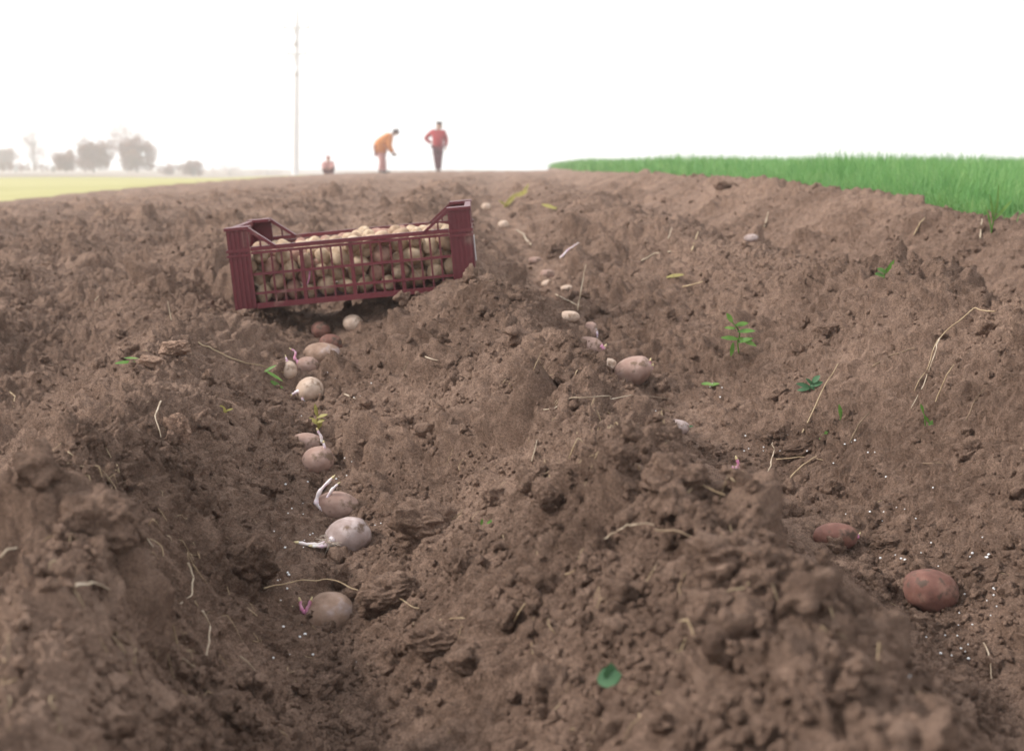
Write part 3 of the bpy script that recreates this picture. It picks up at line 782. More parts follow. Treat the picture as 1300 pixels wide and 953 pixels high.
straw([(675, 592, .004), (682, 572, .012)], 3, 'pale straw standing on the face above the oval clod', M_STRAW_P)
straw([(172, 680, .004), (184, 690, .008), (196, 702, .004)], 5, 'bright pale straw on the right side of the overhanging clod', M_STRAW_P)
straw([(240, 738, .02), (247, 752, .014), (244, 768, .008), (230, 776, .006)], 6, 'curved bleached root hanging on the near left ridge', M_STRAW_P, 'root')
straw([(98, 762, .01), (120, 770, .018), (150, 768, .01)], 9, 'blurred pale straw in the lower left of the near left ridge', M_STRAW_P)
straw([(258, 800, .02), (268, 815, .016), (264, 840, .01), (262, 868, .004)], 6, 'long curved root at the bottom left of the picture', M_STRAW_P, 'root')
straw([(232, 845, .006), (250, 862, .01), (262, 882, .004)], 5, 'white straw at the bottom left beside the long curved root', M_STRAW_P)
straw([(306, 842, .006), (330, 864, .006)], 5, 'pale blue grey straw at the bottom below the slab of soil', M_STRAW_P)
straw([(172, 735, .008), (176, 760, .012)], 6, 'brown upright stem bit below the overhanging clod', M_STRAW)
straw([(2, 722, .006), (12, 716, .01), (24, 708, .006)], 8, 'pale straw at the left edge of the picture', M_STRAW_P)
straw([(121, 385, .004), (129, 376, .006)], 4, 'short pale straw in the furrow left of the two pale flakes', M_STRAW_P)
straw([(218, 408, .0), (215, 394, None), (213, 382, None)], 3, 'upright straw behind the two flat pale flakes', M_STRAW_P)
straw([(252, 440, .006), (272, 452, .01), (305, 466, .01), (330, 470, .008), (364, 478, .004)], 3, 'long dry stem running from the left ridge towards the whitish potato', M_STRAW)
straw([(205, 520, .01), (198, 540, .012), (205, 562, .004)], 5, 'bleached stem lying by the dark upright clod', M_STRAW_P)
straw([(13, 500, .002), (20, 510, .008), (18, 520, .002)], 3, 'curled straw far left on the slope', M_STRAW)
straw([(535, 812, .006), (560, 800, .01), (590, 794, .006)], 5, 'pale straw lying over the rough dark clod near the bottom', M_STRAW)
straw([(650, 798, .002), (668, 782, .012), (680, 770, .01)], 4, 'thin grey stem leaning right of the rough dark clod', M_STRAW)
straw([(862, 800, .006), (872, 806, .01), (880, 820, .006)], 7, 'blurred brown straw on the nearest part of the middle ridge', M_STRAW)
straw([(735, 590, .0), (762, 586, .01), (785, 600, .004)], 2.2, 'thin root looping below the blocky dark clod', M_STRAW, 'root')
straw([(855, 652, .004), (885, 640, .018), (920, 640, .006)], 5, 'weathered straw across the rounded clod on the crest', M_STRAW)

# fine litter too small to count
rr = random.Random(12); bm = bmesh.new()
for k in range(420):
    Y = .8*(7/.8)**rr.random(); X = rr.uniform(-.36, .36)*Y*1.05
    if X > float(LX[3.5](Y))+.1: continue
    a = rr.uniform(0, 6.28); L = rr.uniform(.004, .02); z = hz(X, Y)+.0015
    d = Vector((math.cos(a)*L, math.sin(a)*L, 0)); p = Vector((X, Y, z)); q = p+d; q.z = hz(q.x, q.y)+.002
    if abs(q.z-z) > .02: continue
    tube(bm, [p, q], rr.uniform(.0003, .0008), .0003, 4, 1)
for k in range(330):                                   # fibrous roots hanging on the crests nearest the viewer
    if k % 2: Y = rr.uniform(.95, 1.8); X = float(LX[0.5](Y))+rr.gauss(.03, .10)
    else: Y = rr.uniform(1.0, 2.2); X = float(LX[1.5](Y))+rr.gauss(0, .09)
    a = rr.uniform(0, 6.28); P_ = [Vector((X, Y, hz(X, Y)+.002))]
    for q_ in range(3):
        a += rr.gauss(0, .8); n_ = P_[-1]+Vector((math.cos(a), math.sin(a), 0))*rr.uniform(.004, .013); n_.z = hz(n_.x, n_.y)+rr.uniform(.001, .007); P_.append(n_)
    tube(bm, P_, rr.uniform(.0003, .0009), .0002, 4, 2)
tag(obj('plant_litter', bm, M_STRAW), 'fine bits of dry straw and root mixed into the soil', 'plant litter', kind='stuff')

# ------------------------------------------------------------------ weeds and leaves
def leaf_bm(bm, base, tip, width, normal, fold=.15, droop=.0, seg=6):
    base, tip = Vector(base), Vector(tip); d = tip-base; L = d.length
    side = d.cross(Vector(normal)).normalized(); nrm = side.cross(d).normalized()
    rows = []
    for k in range(seg+1):
        t = k/seg; w = width*.5*math.sin(math.pi*min(1, t*.92+.06))**.8
        c = base+d*t-nrm*droop*L*t*t
        rows.append([bm.verts.new(c-side*w+nrm*fold*w), bm.verts.new(c), bm.verts.new(c+side*w+nrm*fold*w)])
    for A, B in zip(rows[:-1], rows[1:]):
        for j in range(2): bm.faces.new((A[j], A[j+1], B[j+1], B[j]))
def weed(foot, stem_px, leaves, label, mat=M_LEAF, name='weed', cat='weed', srpx=2.2, depth=None):
    """foot px; stem as px offsets (right, up); leaves: (base offset, tip offset, width px)"""
    f = gp(*foot) if depth is None else at(foot[0], foot[1], depth); s = f.y/FPX
    t = thing(name, label, cat, f, (0, 0, 0), 'green weeds and leaves on the soil')
    rr = random.Random(foot[0])
    if stem_px:
        bm = bmesh.new(); tube(bm, [(0, 0, -.004)]+[(x*s, -abs(z)*s*.15, z*s) for x, z in stem_px], srpx*s*.5, srpx*s*.3, 6, 5)
        obj('stem', bm, mat, t)
    for (bx_, bz), (tx, tz), w in leaves:
        bm = bmesh.new(); yb = -abs(bz)*s*.15-.001
        leaf_bm(bm, (bx_*s, yb, bz*s), (tx*s, yb-rr.uniform(-.3, .9)*abs(tx-bx_)*s, tz*s), w*s, (rr.uniform(-.3, .3), -.8, .7), droop=.1)
        obj('leaf', bm, mat, t)
    return t
weed((938, 446), [(-2, 12), (0, 24), (-8, 36), (-17, 44)], [((-1, 16), (-24, 20), 7), ((-1, 18), (20, 10), 8), ((-3, 26), (16, 30), 8), ((-6, 34), (10, 38), 7), ((-10, 38), (-18, 50), 7), ((-8, 12), (-10, -6), 6), ((-2, 12), (14, 20), 7), ((-6, 30), (-20, 32), 5)],
     'upright bright green weed with many small leaves on the slope between the two right ridges')
weed((1028, 497), [(0, 6), (2, 14)], [((0, 6), (-18, 12), 7), ((0, 8), (14, 14), 9), ((2, 12), (10, 22), 8), ((0, 6), (16, 4), 7), ((0, 4), (-16, 2), 6), ((2, 10), (-6, 18), 6)],
     'low lacy blue green seedling on the slope left of the thin leaning stem', M_LEAF_B)
weed((1122, 358), [(0, 10), (2, 18)], [((0, 4), (-32, -2), 8), ((0, 8), (-14, 12), 9), ((2, 12), (10, 28), 5), ((2, 12), (-10, 18), 8), ((2, 10), (18, 2), 6)],
     'green weed growing behind the second ridge from the right')
weed((1046, 555), [(4, 6), (14, 16), (20, 26), (20, 36)], [((0, 0), (8, 12), 7), ((4, 4), (-6, -2), 6), ((20, 26), (18, 44), 6), ((14, 16), (20, 22), 5)],
     'thin leafy stalk lying up the slope above the level straw')
weed((1178, 545), [(-4, 6), (-6, 18), (-12, 30)], [((-2, 4), (12, 4), 7), ((0, 6), (12, 12), 7), ((-8, 22), (-12, 34), 5), ((-6, 18), (2, 8), 4)], 'small curled green seedling on the right hand slope', M_LEAF)
weed((900, 489), None, [((-10, 2), (2, 4), 5), ((0, 0), (12, 4), 5)], 'tiny green sprig in the right furrow beyond the big dusty potato')
weed((864, 545), None, [((-8, 0), (6, 4), 4), ((0, 2), (16, 6), 4)], 'little blue green leaves behind the mostly buried pale potato', M_LEAF_B)
weed((640, 264), [(4, 8), (14, 18)], [((0, 0), (16, 20), 7), ((14, 14), (30, 22), 7), ((24, 16), (30, 30), 6), ((4, 2), (-6, 10), 4)], 'yellow green weed high up between the crate and the far ridge', M_LEAF_Y)
weed((702, 266), None, [((-14, 6), (4, 2), 6), ((2, 3), (24, -8), 6)], 'yellowed leaf blade lying right of the yellow green weed', M_LEAF_Y)
weed((848, 352), None, [((-2, 0), (18, 6), 6)], 'single yellowed leaf on the slope of the second ridge from the right', M_LEAF_Y)
weed((770, 866), [(0, 8)], [((-12, 2), (18, 14), 28), ((4, 0), (6, 26), 20)], 'blurred bright green leaf close to the viewer at the bottom of the picture', M_LEAF_B)
weed((890, 862), None, [((-6, 0), (6, 8), 10), ((0, -2), (2, 12), 7)], 'small blurred green leaf right of the bigger one at the bottom of the picture')
weed((843, 744), None, [((-3, -4), (2, 14), 8), ((4, -8), (4, 2), 6)], 'pale green leaf tip below the thick broken straw', M_LEAF)
weed((620, 664), None, [((-2, 0), (12, 6), 5), ((-9, -2), (-8, 6), 4)], 'tiny green leaflets right of the biggest clod', M_LEAF)
weed((405, 545), [(-2, 10), (-1, 22), (-3, 30)], [((0, 6), (-12, 16), 6), ((-2, 10), (8, 14), 6), ((-2, 18), (-4, 34), 5), ((-2, 16), (12, 22), 5), ((0, 2), (4, 12), 5)],
     'pale yellow green shoot with small leaves above the long oval potato', M_LEAF_Y)
weed((335, 472), None, [((-2, -2), (-24, 8), 5), ((0, 0), (16, 10), 4), ((2, 2), (26, -8), 4), ((6, -10), (26, -18), 5), ((0, -8), (-14, -2), 5)], 'grass like weed at the end of the long dry stem on the left ridge', M_LEAF)
weed((172, 460), None, [((-26, -2), (0, 2), 5), ((-14, 5), (8, 8), 3)], 'pale green leaf blades lying left of the two flat flakes', M_LEAF)
weed((284, 524), None, [((-4, 10), (4, 0), 6), ((2, 2), (12, 6), 3)], 'yellow green leaf tip on the left ridge, right of the dark upright clod', M_LEAF_Y)
weed((149, 640), None, [((-2, 0), (-4, 12), 5)], 'bright yellow leaf tip beside the overhanging clod', M_LEAF_Y)
weed((1299, 682), None, [((0, -6), (4, 10), 12)], 'bit of green leaf at the right edge of the picture', M_LEAF)
weed((1296, 625), None, [((-4, 0), (6, 8), 6)], 'tiny green leaf at the right edge above another bit of leaf', M_LEAF_B)
weed((1258, 296), [(2, 20), (4, 40)], [((2, 10), (-2, 50), 4), ((2, 16), (22, 42), 4), ((4, 20), (8, 62), 3), ((0, 4), (-8, 34), 3)], 'thin grass sprig standing on the last ridge at the right edge', M_LEAF, 'grass_sprig', 'grass')

# ------------------------------------------------------------------ people on the hill
def skin(name, joints, bones, mat, parent, sub=2, loc=(0, 0, 0)):
    names = list(joints); me = bpy.data.meshes.new(name)
    me.from_pydata([joints[n][0] for n in names], [(names.index(a), names.index(b)) for a, b in bones], [])
    o = bpy.data.objects.new(name, me); COL.objects.link(o)
    sm = o.modifiers.new('s', 'SKIN'); sm.use_smooth_shade = True
    for i, n in enumerate(names):
        rr_ = joints[n][1]; rr_ = (rr_, rr_) if not isinstance(rr_, tuple) else rr_
        me.skin_vertices[0].data[i].radius = rr_
        me.skin_vertices[0].data[i].use_root = (i == 0)
    ss = o.modifiers.new('u', 'SUBSURF'); ss.levels = sub; ss.render_levels = sub
    dg = bpy.context.evaluated_depsgraph_get()
    m2 = bpy.data.meshes.new_from_object(o.evaluated_get(dg))
    bpy.data.objects.remove(o)
    for p in m2.polygons: p.use_smooth = True
    m2.materials.clear(); m2.materials.append(mat)
    o = bpy.data.objects.new(name, m2); COL.objects.link(o); o.parent = parent
    return o
M_SKIN = noise_mat('weathered_skin', [(.42, .24, .17), (.52, .32, .24)], 8, .6, 0)
M_RED = noise_mat('red_jacket_cloth', [(.30, .03, .035), (.40, .05, .055)], 6, .85, .3, 30, .01)
M_RUST = noise_mat('orange_tan_jacket_cloth', [(.50, .17, .05), (.62, .25, .08)], 6, .85, .3, 30, .01)
M_DARK = noise_mat('dark_trouser_cloth', [(.10, .025, .035), (.15, .045, .055)], 6, .9, .3, 30, .01)
M_ROSE = noise_mat('pale_rose_cloth', [(.42, .20, .19), (.50, .27, .25)], 6, .9, .3, 30, .01)
M_HAIR = noise_mat('dark_hair_and_cap', [(.05, .03, .03), (.09, .05, .05)], 12, .8, 0)
M_BOOT = noise_mat('dark_boot', [(.03, .025, .025), (.06, .05, .045)], 12, .6, 0)
def face_parts(t, c, fwd, up):
    """nose, ears and eyes on a head centred at c"""
    fwd, up = Vector(fwd).normalized(), Vector(up).normalized(); sd_ = fwd.cross(up).normalized(); c = Vector(c)
    bm = bmesh.new()
    tube(bm, [c+fwd*.088+up*.015, c+fwd*.118-up*.022], .010, .016, 8, 3)
    for s in (-1, 1): tube(bm, [c+sd_*s*.072+up*.02, c+sd_*s*.088-up*.025], .014, .010, 8, 3)
    obj('nose_and_ears', bm, M_SKIN, t)
    bm = bmesh.new()
    for s in (-1, 1): tube(bm, [c+fwd*.085+sd_*s*.022+up*.018, c+fwd*.085+sd_*s*.042+up*.018], .006, .006, 6, 2)
    tube(bm, [c+fwd*.094-sd_*.022-up*.055, c+fwd*.094+sd_*.022-up*.055], .005, .005, 6, 2)
    obj('eyes_and_mouth', bm, M_HAIR, t)
def hand(t, wrist, d, thumb_side):
    d = Vector(d).normalized(); sd_ = Vector(thumb_side).normalized(); w = Vector(wrist)
    bm = bmesh.new(); tube(bm, [w-d*.01, w+d*.04, w+d*.085], .026, .034, 8, 3)
    nrm = d.cross(sd_).normalized()
    for k, L in enumerate((.065, .075, .07, .055)):
        b = w+d*.085+sd_*(.028-.019*k); tube(bm, [b, b+d*L*.5+nrm*.006, b+d*L*.9+nrm*.025], .009, .007, 6, 3)
    b = w+d*.03+sd_*.028; tube(bm, [b, b+sd_*.03+d*.03, b+sd_*.035+d*.06], .011, .008, 6, 3)
    obj('hand', bm, M_SKIN, t)

def standing(px, py, Y):
    x = at(px, py, Y).x
    t = thing('person', 'person in a red jacket standing hand on hip on the hill crest', 'person', (x, Y, hz(x, Y)-.02), (0, 0, 0), 'field workers on the skyline')
    J = {'pelvis': ((0, 0, .93), (.15, .11)), 'waist': ((.01, 0, 1.10), (.14, .10)), 'chest': ((.02, .0, 1.32), (.17, .115)), 'neckb': ((.03, 0, 1.47), .075), 'neck': ((.04, -.01, 1.53), .055), 'head': ((.045, -.02, 1.62), (.078, .092)), 'crown': ((.05, -.02, 1.70), (.06, .072)),
         'shl': ((-.17, 0, 1.42), .07), 'ell': ((-.40, .03, 1.20), .048), 'wrl': ((-.20, -.02, 1.03), .035),
         'shr': ((.20, 0, 1.41), .07), 'elr': ((.27, .02, 1.14), .048), 'wrr': ((.25, -.04, .90), .034),
         'hipl': ((-.075, 0, .88), .085), 'knl': ((-.05, -.02, .50), .056), 'anl': ((-.02, .02, .10), .038), 'tol': ((-.03, -.14, .04), .035),
         'hipr': ((.085, 0, .88), .085), 'knr': ((.06, -.03, .50), .056), 'anr': ((.045, .02, .10), .038), 'tor': ((.06, -.14, .04), .035)}
    B = [('pelvis', 'waist'), ('waist', 'chest'), ('chest', 'neckb'), ('neckb', 'neck'), ('neck', 'head'), ('head', 'crown'), ('chest', 'shl'), ('shl', 'ell'), ('ell', 'wrl'), ('chest', 'shr'), ('shr', 'elr'), ('elr', 'wrr'),
         ('pelvis', 'hipl'), ('hipl', 'knl'), ('knl', 'anl'), ('anl', 'tol'), ('pelvis', 'hipr'), ('hipr', 'knr'), ('knr', 'anr'), ('anr', 'tor')]
    skin('body', J, B, M_SKIN, t)
    g = 1.32
    jk = {k: (J[k][0], tuple(v*g+.012 for v in (J[k][1] if isinstance(J[k][1], tuple) else (J[k][1],)*2))) for k in ('pelvis', 'waist', 'chest', 'neckb', 'shl', 'ell', 'wrl', 'shr', 'elr', 'wrr')}
    jk['pelvis'] = ((0, 0, .82), (.24, .19)); jk['waist'] = ((.01, 0, 1.08), (.23, .19)); jk['chest'] = ((.02, 0, 1.32), (.25, .19))
    skin('jacket', jk, [('pelvis', 'waist'), ('waist', 'chest'), ('chest', 'neckb'), ('chest', 'shl'), ('shl', 'ell'), ('ell', 'wrl'), ('chest', 'shr'), ('shr', 'elr'), ('elr', 'wrr')], M_RED, t)
    tr = {k: (J[k][0], tuple(v*g+.014 for v in (J[k][1] if isinstance(J[k][1], tuple) else (J[k][1],)*2))) for k in ('pelvis', 'hipl', 'knl', 'anl', 'hipr', 'knr', 'anr')}
    skin('trousers', tr, [('pelvis', 'hipl'), ('hipl', 'knl'), ('knl', 'anl'), ('pelvis', 'hipr'), ('hipr', 'knr'), ('knr', 'anr')], M_DARK, t)
    skin('hair', {'a': ((.045, .01, 1.68), (.088, .10)), 'b': ((.05, .0, 1.74), (.06, .07)), 'c': ((.045, .05, 1.63), (.07, .05))}, [('a', 'b'), ('a', 'c')], M_HAIR, t)
    face_parts(t, (.045, -.02, 1.63), (0.1, -1, 0), (0, 0, 1))
    hand(t, (-.18, -.02, 1.03), (1, -.1, -.5), (0, -1, .3)); hand(t, (.25, -.05, .88), (0, -.1, -1), (0, -1, 0))
    for s in (-.02, .045):
        bm = bmesh.new(); tube(bm, [(s, .06, .055), (s, -.05, .06), (s+.01, -.17, .04)], .052, .040, 10, 4); obj('boot', bm, M_BOOT, t)
    return t
def bending(px, py, Y):
    x = at(px, py, Y).x
    t = thing('person', 'person in an orange tan jacket bending forward over the far furrow', 'person', (x, Y, hz(x, Y)-.05), (0, 0, 0), 'field workers on the skyline')
    J = {'pelvis': ((0, 0, .86), (.13, .16)), 'waist': ((-.02, 0, 1.02), (.13, .15)), 'chest': ((.18, 0, 1.24), (.15, .17)), 'neckb': ((.33, 0, 1.33), .075), 'neck': ((.40, 0, 1.36), .055), 'head': ((.48, 0, 1.385), (.09, .078)), 'crown': ((.56, 0, 1.41), (.068, .06)),
         'shl': ((.28, -.18, 1.25), .068), 'ell': ((.27, -.20, .95), .046), 'wrl': ((.40, -.14, .74), .034),
         'shr': ((.28, .18, 1.25), .068), 'elr': ((.26, .20, .95), .046), 'wrr': ((.38, .10, .72), .034),
         'hipl': ((-.0, -.09, .83), .09), 'knl': ((.06, -.11, .45), .057), 'anl': ((.0, -.11, .09), .040), 'tol': ((.15, -.12, .04), .035),
         'hipr': ((.0, .09, .83), .09), 'knr': ((.10, .11, .46), .057), 'anr': ((.12, .11, .09), .040), 'tor': ((.27, .12, .04), .035)}
    B = [('pelvis', 'waist'), ('waist', 'chest'), ('chest', 'neckb'), ('neckb', 'neck'), ('neck', 'head'), ('head', 'crown'), ('chest', 'shl'), ('shl', 'ell'), ('ell', 'wrl'), ('chest', 'shr'), ('shr', 'elr'), ('elr', 'wrr'),
         ('pelvis', 'hipl'), ('hipl', 'knl'), ('knl', 'anl'), ('anl', 'tol'), ('pelvis', 'hipr'), ('hipr', 'knr'), ('knr', 'anr'), ('anr', 'tor')]
    skin('body', J, B, M_SKIN, t)
    def grow(keys, g, a): return {k: (J[k][0], tuple(v*g+a for v in (J[k][1] if isinstance(J[k][1], tuple) else (J[k][1],)*2))) for k in keys}
    jk = grow(('pelvis', 'waist', 'chest', 'neckb', 'shl', 'ell', 'wrl', 'shr', 'elr', 'wrr'), 1.3, .035)
    jk['pelvis'] = ((.05, 0, .62), (.24, .24)); jk['waist'] = ((-.04, 0, 1.0), (.29, .26)); jk['chest'] = ((.18, 0, 1.22), (.24, .24))
    skin('jacket', jk, [('pelvis', 'waist'), ('waist', 'chest'), ('chest', 'neckb'), ('chest', 'shl'), ('shl', 'ell'), ('ell', 'wrl'), ('chest', 'shr'), ('shr', 'elr'), ('elr', 'wrr')], M_RUST, t)
    skin('trousers', grow(('pelvis', 'hipl', 'knl', 'anl', 'hipr', 'knr', 'anr'), 1.18, .018), [('pelvis', 'hipl'), ('hipl', 'knl'), ('knl', 'anl'), ('pelvis', 'hipr'), ('hipr', 'knr'), ('knr', 'anr')], M_ROSE, t)
    skin('hair', {'a': ((.50, 0, 1.44), (.09, .088)), 'b': ((.57, 0, 1.46), (.06, .06)), 'c': ((.44, 0, 1.44), (.06, .07))}, [('a', 'b'), ('a', 'c')], M_HAIR, t)
    face_parts(t, (.49, 0, 1.38), (.45, 0, -1), (1, 0, .3))
    hand(t, (.41, -.14, .73), (.7, .1, -.5), (0, 1, 0)); hand(t, (.39, .10, .71), (.7, -.1, -.5), (0, -1, 0))
    for (a, b) in ((0, -.11), (.12, .11)):
        bm = bmesh.new(); tube(bm, [(a-.05, b, .055), (a+.06, b, .06), (a+.18, b, .04)], .052, .040, 10, 4); obj('boot', bm, M_BOOT, t)
    s = thing('planting_tool', 'small dark hand tool held by the bending person', 'tool', (x, Y, hz(x, Y)-.05))
    bm = bmesh.new(); tube(bm, [(.40, -.02, .66), (.55, -.02, .66)], .03, .05, 8, 3); obj('scoop', bm, M_BOOT, s)
    return t
def crouching(px, py, Y):
    x = at(px, py, Y).x
    t = thing('person', 'far person in pale rose clothes crouching low on the skyline, leftmost of the three workers', 'person', (x, Y, hz(x, Y)-.06), (0, 0, 0), 'field workers on the skyline')
    J = {'pelvis': ((0, 0, .28), (.17, .17)), 'waist': ((0, -.03, .42), (.15, .14)), 'chest': ((.01, -.08, .60), (.17, .13)), 'neckb': ((.02, -.11, .71), .07), 'neck': ((.02, -.13, .76), .055), 'head': ((.02, -.15, .84), (.078, .09)), 'crown': ((.02, -.15, .92), (.06, .07)),
         'shl': ((-.18, -.08, .64), .066), 'ell': ((-.24, -.26, .45), .046), 'wrl': ((-.10, -.42, .36), .034), 'shr': ((.21, -.08, .64), .066), 'elr': ((.25, -.26, .45), .046), 'wrr': ((.12, -.42, .36), .034),
         'hipl': ((-.10, -.03, .26), .09), 'knl': ((-.20, -.35, .42), .062), 'anl': ((-.15, -.12, .08), .042), 'tol': ((-.17, -.28, .04), .035), 'hipr': ((.10, -.03, .26), .09), 'knr': ((.20, -.35, .42), .062), 'anr': ((.15, -.12, .08), .042), 'tor': ((.17, -.28, .04), .035)}
    B = [('pelvis', 'waist'), ('waist', 'chest'), ('chest', 'neckb'), ('neckb', 'neck'), ('neck', 'head'), ('head', 'crown'), ('chest', 'shl'), ('shl', 'ell'), ('ell', 'wrl'), ('chest', 'shr'), ('shr', 'elr'), ('elr', 'wrr'),
         ('pelvis', 'hipl'), ('hipl', 'knl'), ('knl', 'anl'), ('anl', 'tol'), ('pelvis', 'hipr'), ('hipr', 'knr'), ('knr', 'anr'), ('anr', 'tor')]
    skin('body', J, B, M_SKIN, t)
    def grow(keys, g, a): return {k: (J[k][0], tuple(v*g+a for v in (J[k][1] if isinstance(J[k][1], tuple) else (J[k][1],)*2))) for k in keys}
    skin('jacket', grow(('pelvis', 'waist', 'chest', 'neckb', 'shl', 'ell', 'wrl', 'shr', 'elr', 'wrr'), 1.2, .03), [('pelvis', 'waist'), ('waist', 'chest'), ('chest', 'neckb'), ('chest', 'shl'), ('shl', 'ell'), ('ell', 'wrl'), ('chest', 'shr'), ('shr', 'elr'), ('elr', 'wrr')], M_ROSE, t)
    skin('trousers', grow(('pelvis', 'hipl', 'knl', 'anl', 'hipr', 'knr', 'anr'), 1.2, .016), [('pelvis', 'hipl'), ('hipl', 'knl'), ('knl', 'anl'), ('pelvis', 'hipr'), ('hipr', 'knr'), ('knr', 'anr')], M_DARK, t)
    skin('headscarf', {'a': ((.02, -.13, .90), (.092, .10)), 'b': ((.02, -.14, .95), (.06, .07)), 'c': ((.02, -.06, .82), (.07, .05))}, [('a', 'b'), ('a', 'c')], M_RED, t)
    face_parts(t, (.02, -.15, .85), (0, -1, -.1), (0, 0, 1))
    hand(t, (-.09, -.43, .35), (.3, -1, -.3), (1, 0, 0)); hand(t, (.11, -.43, .35), (-.3, -1, -.3), (-1, 0, 0))
    return t
standing(556, 217, 51).scale = (1.12, 1.2, 1.0); bending(483, 222, 50).scale = (1.12, 1.1, 1.0); crouching(417, 222, 55).scale = (.8, .8, .72)

# ------------------------------------------------------------------ utility pole
M_POLE = noise_mat('pale_concrete', [(.74, .71, .71), (.82, .80, .79)], 3, .9, 0)
py_ = 80; pb = at(374, 218, py_); pt = at(377, 9, py_)
pole = thing('utility_pole', 'tall slender pale utility pole with two short crossarms behind the hill', 'utility pole', (pb.x, py_, pb.z-1.2))
hp = pt.z-pb.z+1.2; lean = pt.x-pb.x
bm = bmesh.new(); tube(bm, [(0, 0, 0), (lean*.5, 0, hp*.5), (lean, 0, hp)], .21, .13, 12, 6); obj('shaft', bm, M_POLE, pole)
for yp, wpx in ((36, 34), (69, 26)):
    q = at(377, yp, py_); z = q.z-pb.z+1.2; hw = wpx*py_/FPX/2
    bm = bmesh.new(); box(bm, lean*.9-hw, lean*.9+hw, -.16, -.07, z-.06, z+.06); arm = obj('crossarm', bm, M_POLE, pole, smooth=False)
    for sx in (-.9, 0, .9):
        bm = bmesh.new(); tube(bm, [(lean*.9+sx*hw, -.115, z+.06), (lean*.9+sx*hw, -.115, z+.26)], .05, .03, 8, 3, profile=lambda f: 1+.3*math.sin(f*20)); obj('insulator', bm, M_POLE, arm)
for zo in (1.6, 3.2):
    bm = bmesh.new(); tube(bm, [(lean*.7-.0, -.12, hp-zo-.5), (lean*.7, -.12, hp-zo)], .10, .10, 8, 2); obj('bracket', bm, M_POLE, pole)
q = at(377, 36, py_)
for k, (dx, lab) in enumerate(((-.7, 'lowest of three thin power cables passing the pole'), (.0, 'middle one of three thin power cables passing the pole'), (.7, 'highest of three thin power cables passing the pole'))):
    bm = bmesh.new(); z = q.z+.25
    tube(bm, [(q.x-60, py_+40-dx, z-1.0), (q.x-28, py_+20-dx, z-1.2), (q.x+dx, py_-.1, z), (q.x+30, py_-14+dx, z-1.6), (q.x+62, py_-29+dx, z-.4+k*.3)], .0035, .0035, 4, 6)
    tag(obj('power_cable', bm, M_POLE), lab, 'cable', 'power cables')

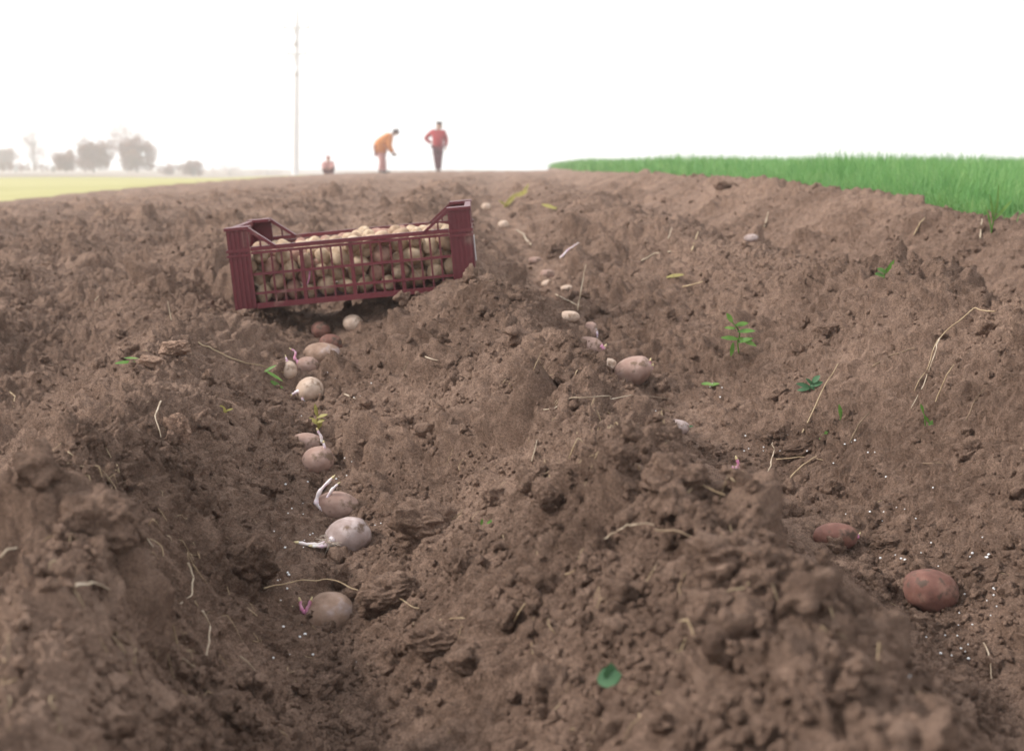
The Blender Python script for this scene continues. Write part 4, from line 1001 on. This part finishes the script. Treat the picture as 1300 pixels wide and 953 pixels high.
# ------------------------------------------------------------------ distant trees at the left
M_CROWN = noise_mat('hazy_spring_foliage', [(.20, .085, .055), (.28, .13, .09), (.22, .13, .07)], .5, .9, 0)
M_BARK = noise_mat('bark', [(.09, .07, .05), (.14, .11, .08)], 2, .9, 0)
def tree(px, pyb, pyt, wpx, Y, label, name='distant_tree', cat='tree', bare=0, seed=0, group='trees beyond the fields'):
    pyt = pyb-(pyb-pyt)*1.15; wpx = wpx*1.1
    b = at(px, pyb, Y); top = at(px, pyt, Y); h = top.z-b.z; w = wpx*Y/FPX
    rr = random.Random(seed); g = min(b.z, -.8 + 1.2)
    t = thing(name, label, cat, (b.x, Y, b.z-.4), (0, 0, rr.uniform(0, 6)), group)
    bm = bmesh.new(); tube(bm, [(0, 0, 0), (.1, .05, h*.4), (0, 0, h*.8)], max(.1, h*.035), .04, 8, 4)
    ends = []
    for k in range(9):
        a = rr.uniform(0, 6.28); z0 = h*rr.uniform(.12, .6); e = Vector((math.cos(a)*w*.36, math.sin(a)*w*.36, z0+h*rr.uniform(.12, .35)))
        ends.append(e); tube(bm, [(0, 0, z0), e*.6+Vector((0, 0, z0*.4)), e], h*.014, .015, 5, 3)
    obj('trunk', bm, M_BARK, t)
    r = np.random.default_rng(seed); cl = 34
    C = r.normal(size=(cl, 3)); C /= np.linalg.norm(C, axis=1)[:, None]; C *= (r.random(cl)**.4)[:, None]
    C = C*np.array([w*.44, w*.44, h*.48])+np.array([0, 0, h*.5])
    n = 5200 if not bare else 2200
    ci = r.integers(0, cl, n); d = r.normal(size=(n, 3)); d /= np.linalg.norm(d, axis=1)[:, None]
    rad = (.17+.10*r.random(cl))*min(w, h)
    P = C[ci]+d*(rad[ci]*(.45+.6*r.random(n)))[:, None]
    P[:, 2] = np.maximum(P[:, 2], .15*r.random(n)*h)
    s = min(w, h)*(.026 if not bare else .015)*(.7+.8*r.random(n))
    u = r.normal(size=(n, 3)); u /= np.linalg.norm(u, axis=1)[:, None]; v = np.cross(u, r.normal(size=(n, 3))); v /= np.linalg.norm(v, axis=1)[:, None]
    V = np.stack([P-u*s[:, None], P+v*s[:, None]*.8, P+u*s[:, None], P-v*s[:, None]*.8], 1).reshape(-1, 3)
    mesh_np('crown', V, np.arange(n*4).reshape(-1, 4), M_CROWN, False, t)
TR = [(44, 214, 166, 34, 230, 'tall thin pale tree farthest left on the skyline', 1), (83, 213, 190, 26, 150, 'small dark round bush left of the two broad trees', 0),
      (119, 214, 176, 48, 160, 'broad round tree, left one of the two biggest', 0), (174, 214, 178, 56, 165, 'broad flat topped tree, right one of the two biggest', 0),
      (160, 214, 160, 60, 260, 'very pale tree looming behind the two biggest', 1), (6, 213, 188, 30, 210, 'low tree cut by the left edge of the picture', 0),
      (246, 219, 201, 34, 170, 'low bushy tree right of the two biggest', 0), (215, 218, 206, 30, 180, 'lowest small bush on the skyline right of the flat topped tree', 0),
      (292, 220, 204, 60, 220, 'long low thicket fading towards the utility pole', 1), (20, 214, 203, 70, 160, 'low hedge bush in front of the tall pale tree', 0), (68, 214, 205, 50, 165, 'low hedge bush between the tall pale tree and the dark round bush', 0), (340, 220, 210, 46, 240, 'farthest low bush beside the utility pole', 1)]
for k, (a, b, c, d, e, lab, bare) in enumerate(TR):
    tree(a, b, c, d, e, lab, 'distant_bush' if 'bush' in lab or 'thicket' in lab else 'distant_tree', 'bush' if 'bush' in lab and 'bushy' not in lab or 'thicket' in lab else 'tree', bare, 30+k)

# ------------------------------------------------------------------ spring haze
bm = bmesh.new(); box(bm, -300, 300, -40, 330, -4.2, 14)
hm = bpy.data.materials.new('haze_air'); hm.use_nodes = True
hm.node_tree.nodes.remove(hm.node_tree.nodes['Principled BSDF'])
pv = hm.node_tree.nodes.new('ShaderNodeVolumePrincipled'); pv.inputs['Density'].default_value = .003; pv.inputs['Color'].default_value = (1, 1, 1, 1)
pv.inputs['Anisotropy'].default_value = 0.2
hm.node_tree.links.new(pv.outputs[0], hm.node_tree.nodes['Material Output'].inputs['Volume'])
tag(obj('haze', bm, hm, smooth=False), 'thin pale haze over the fields', 'haze', kind='stuff')
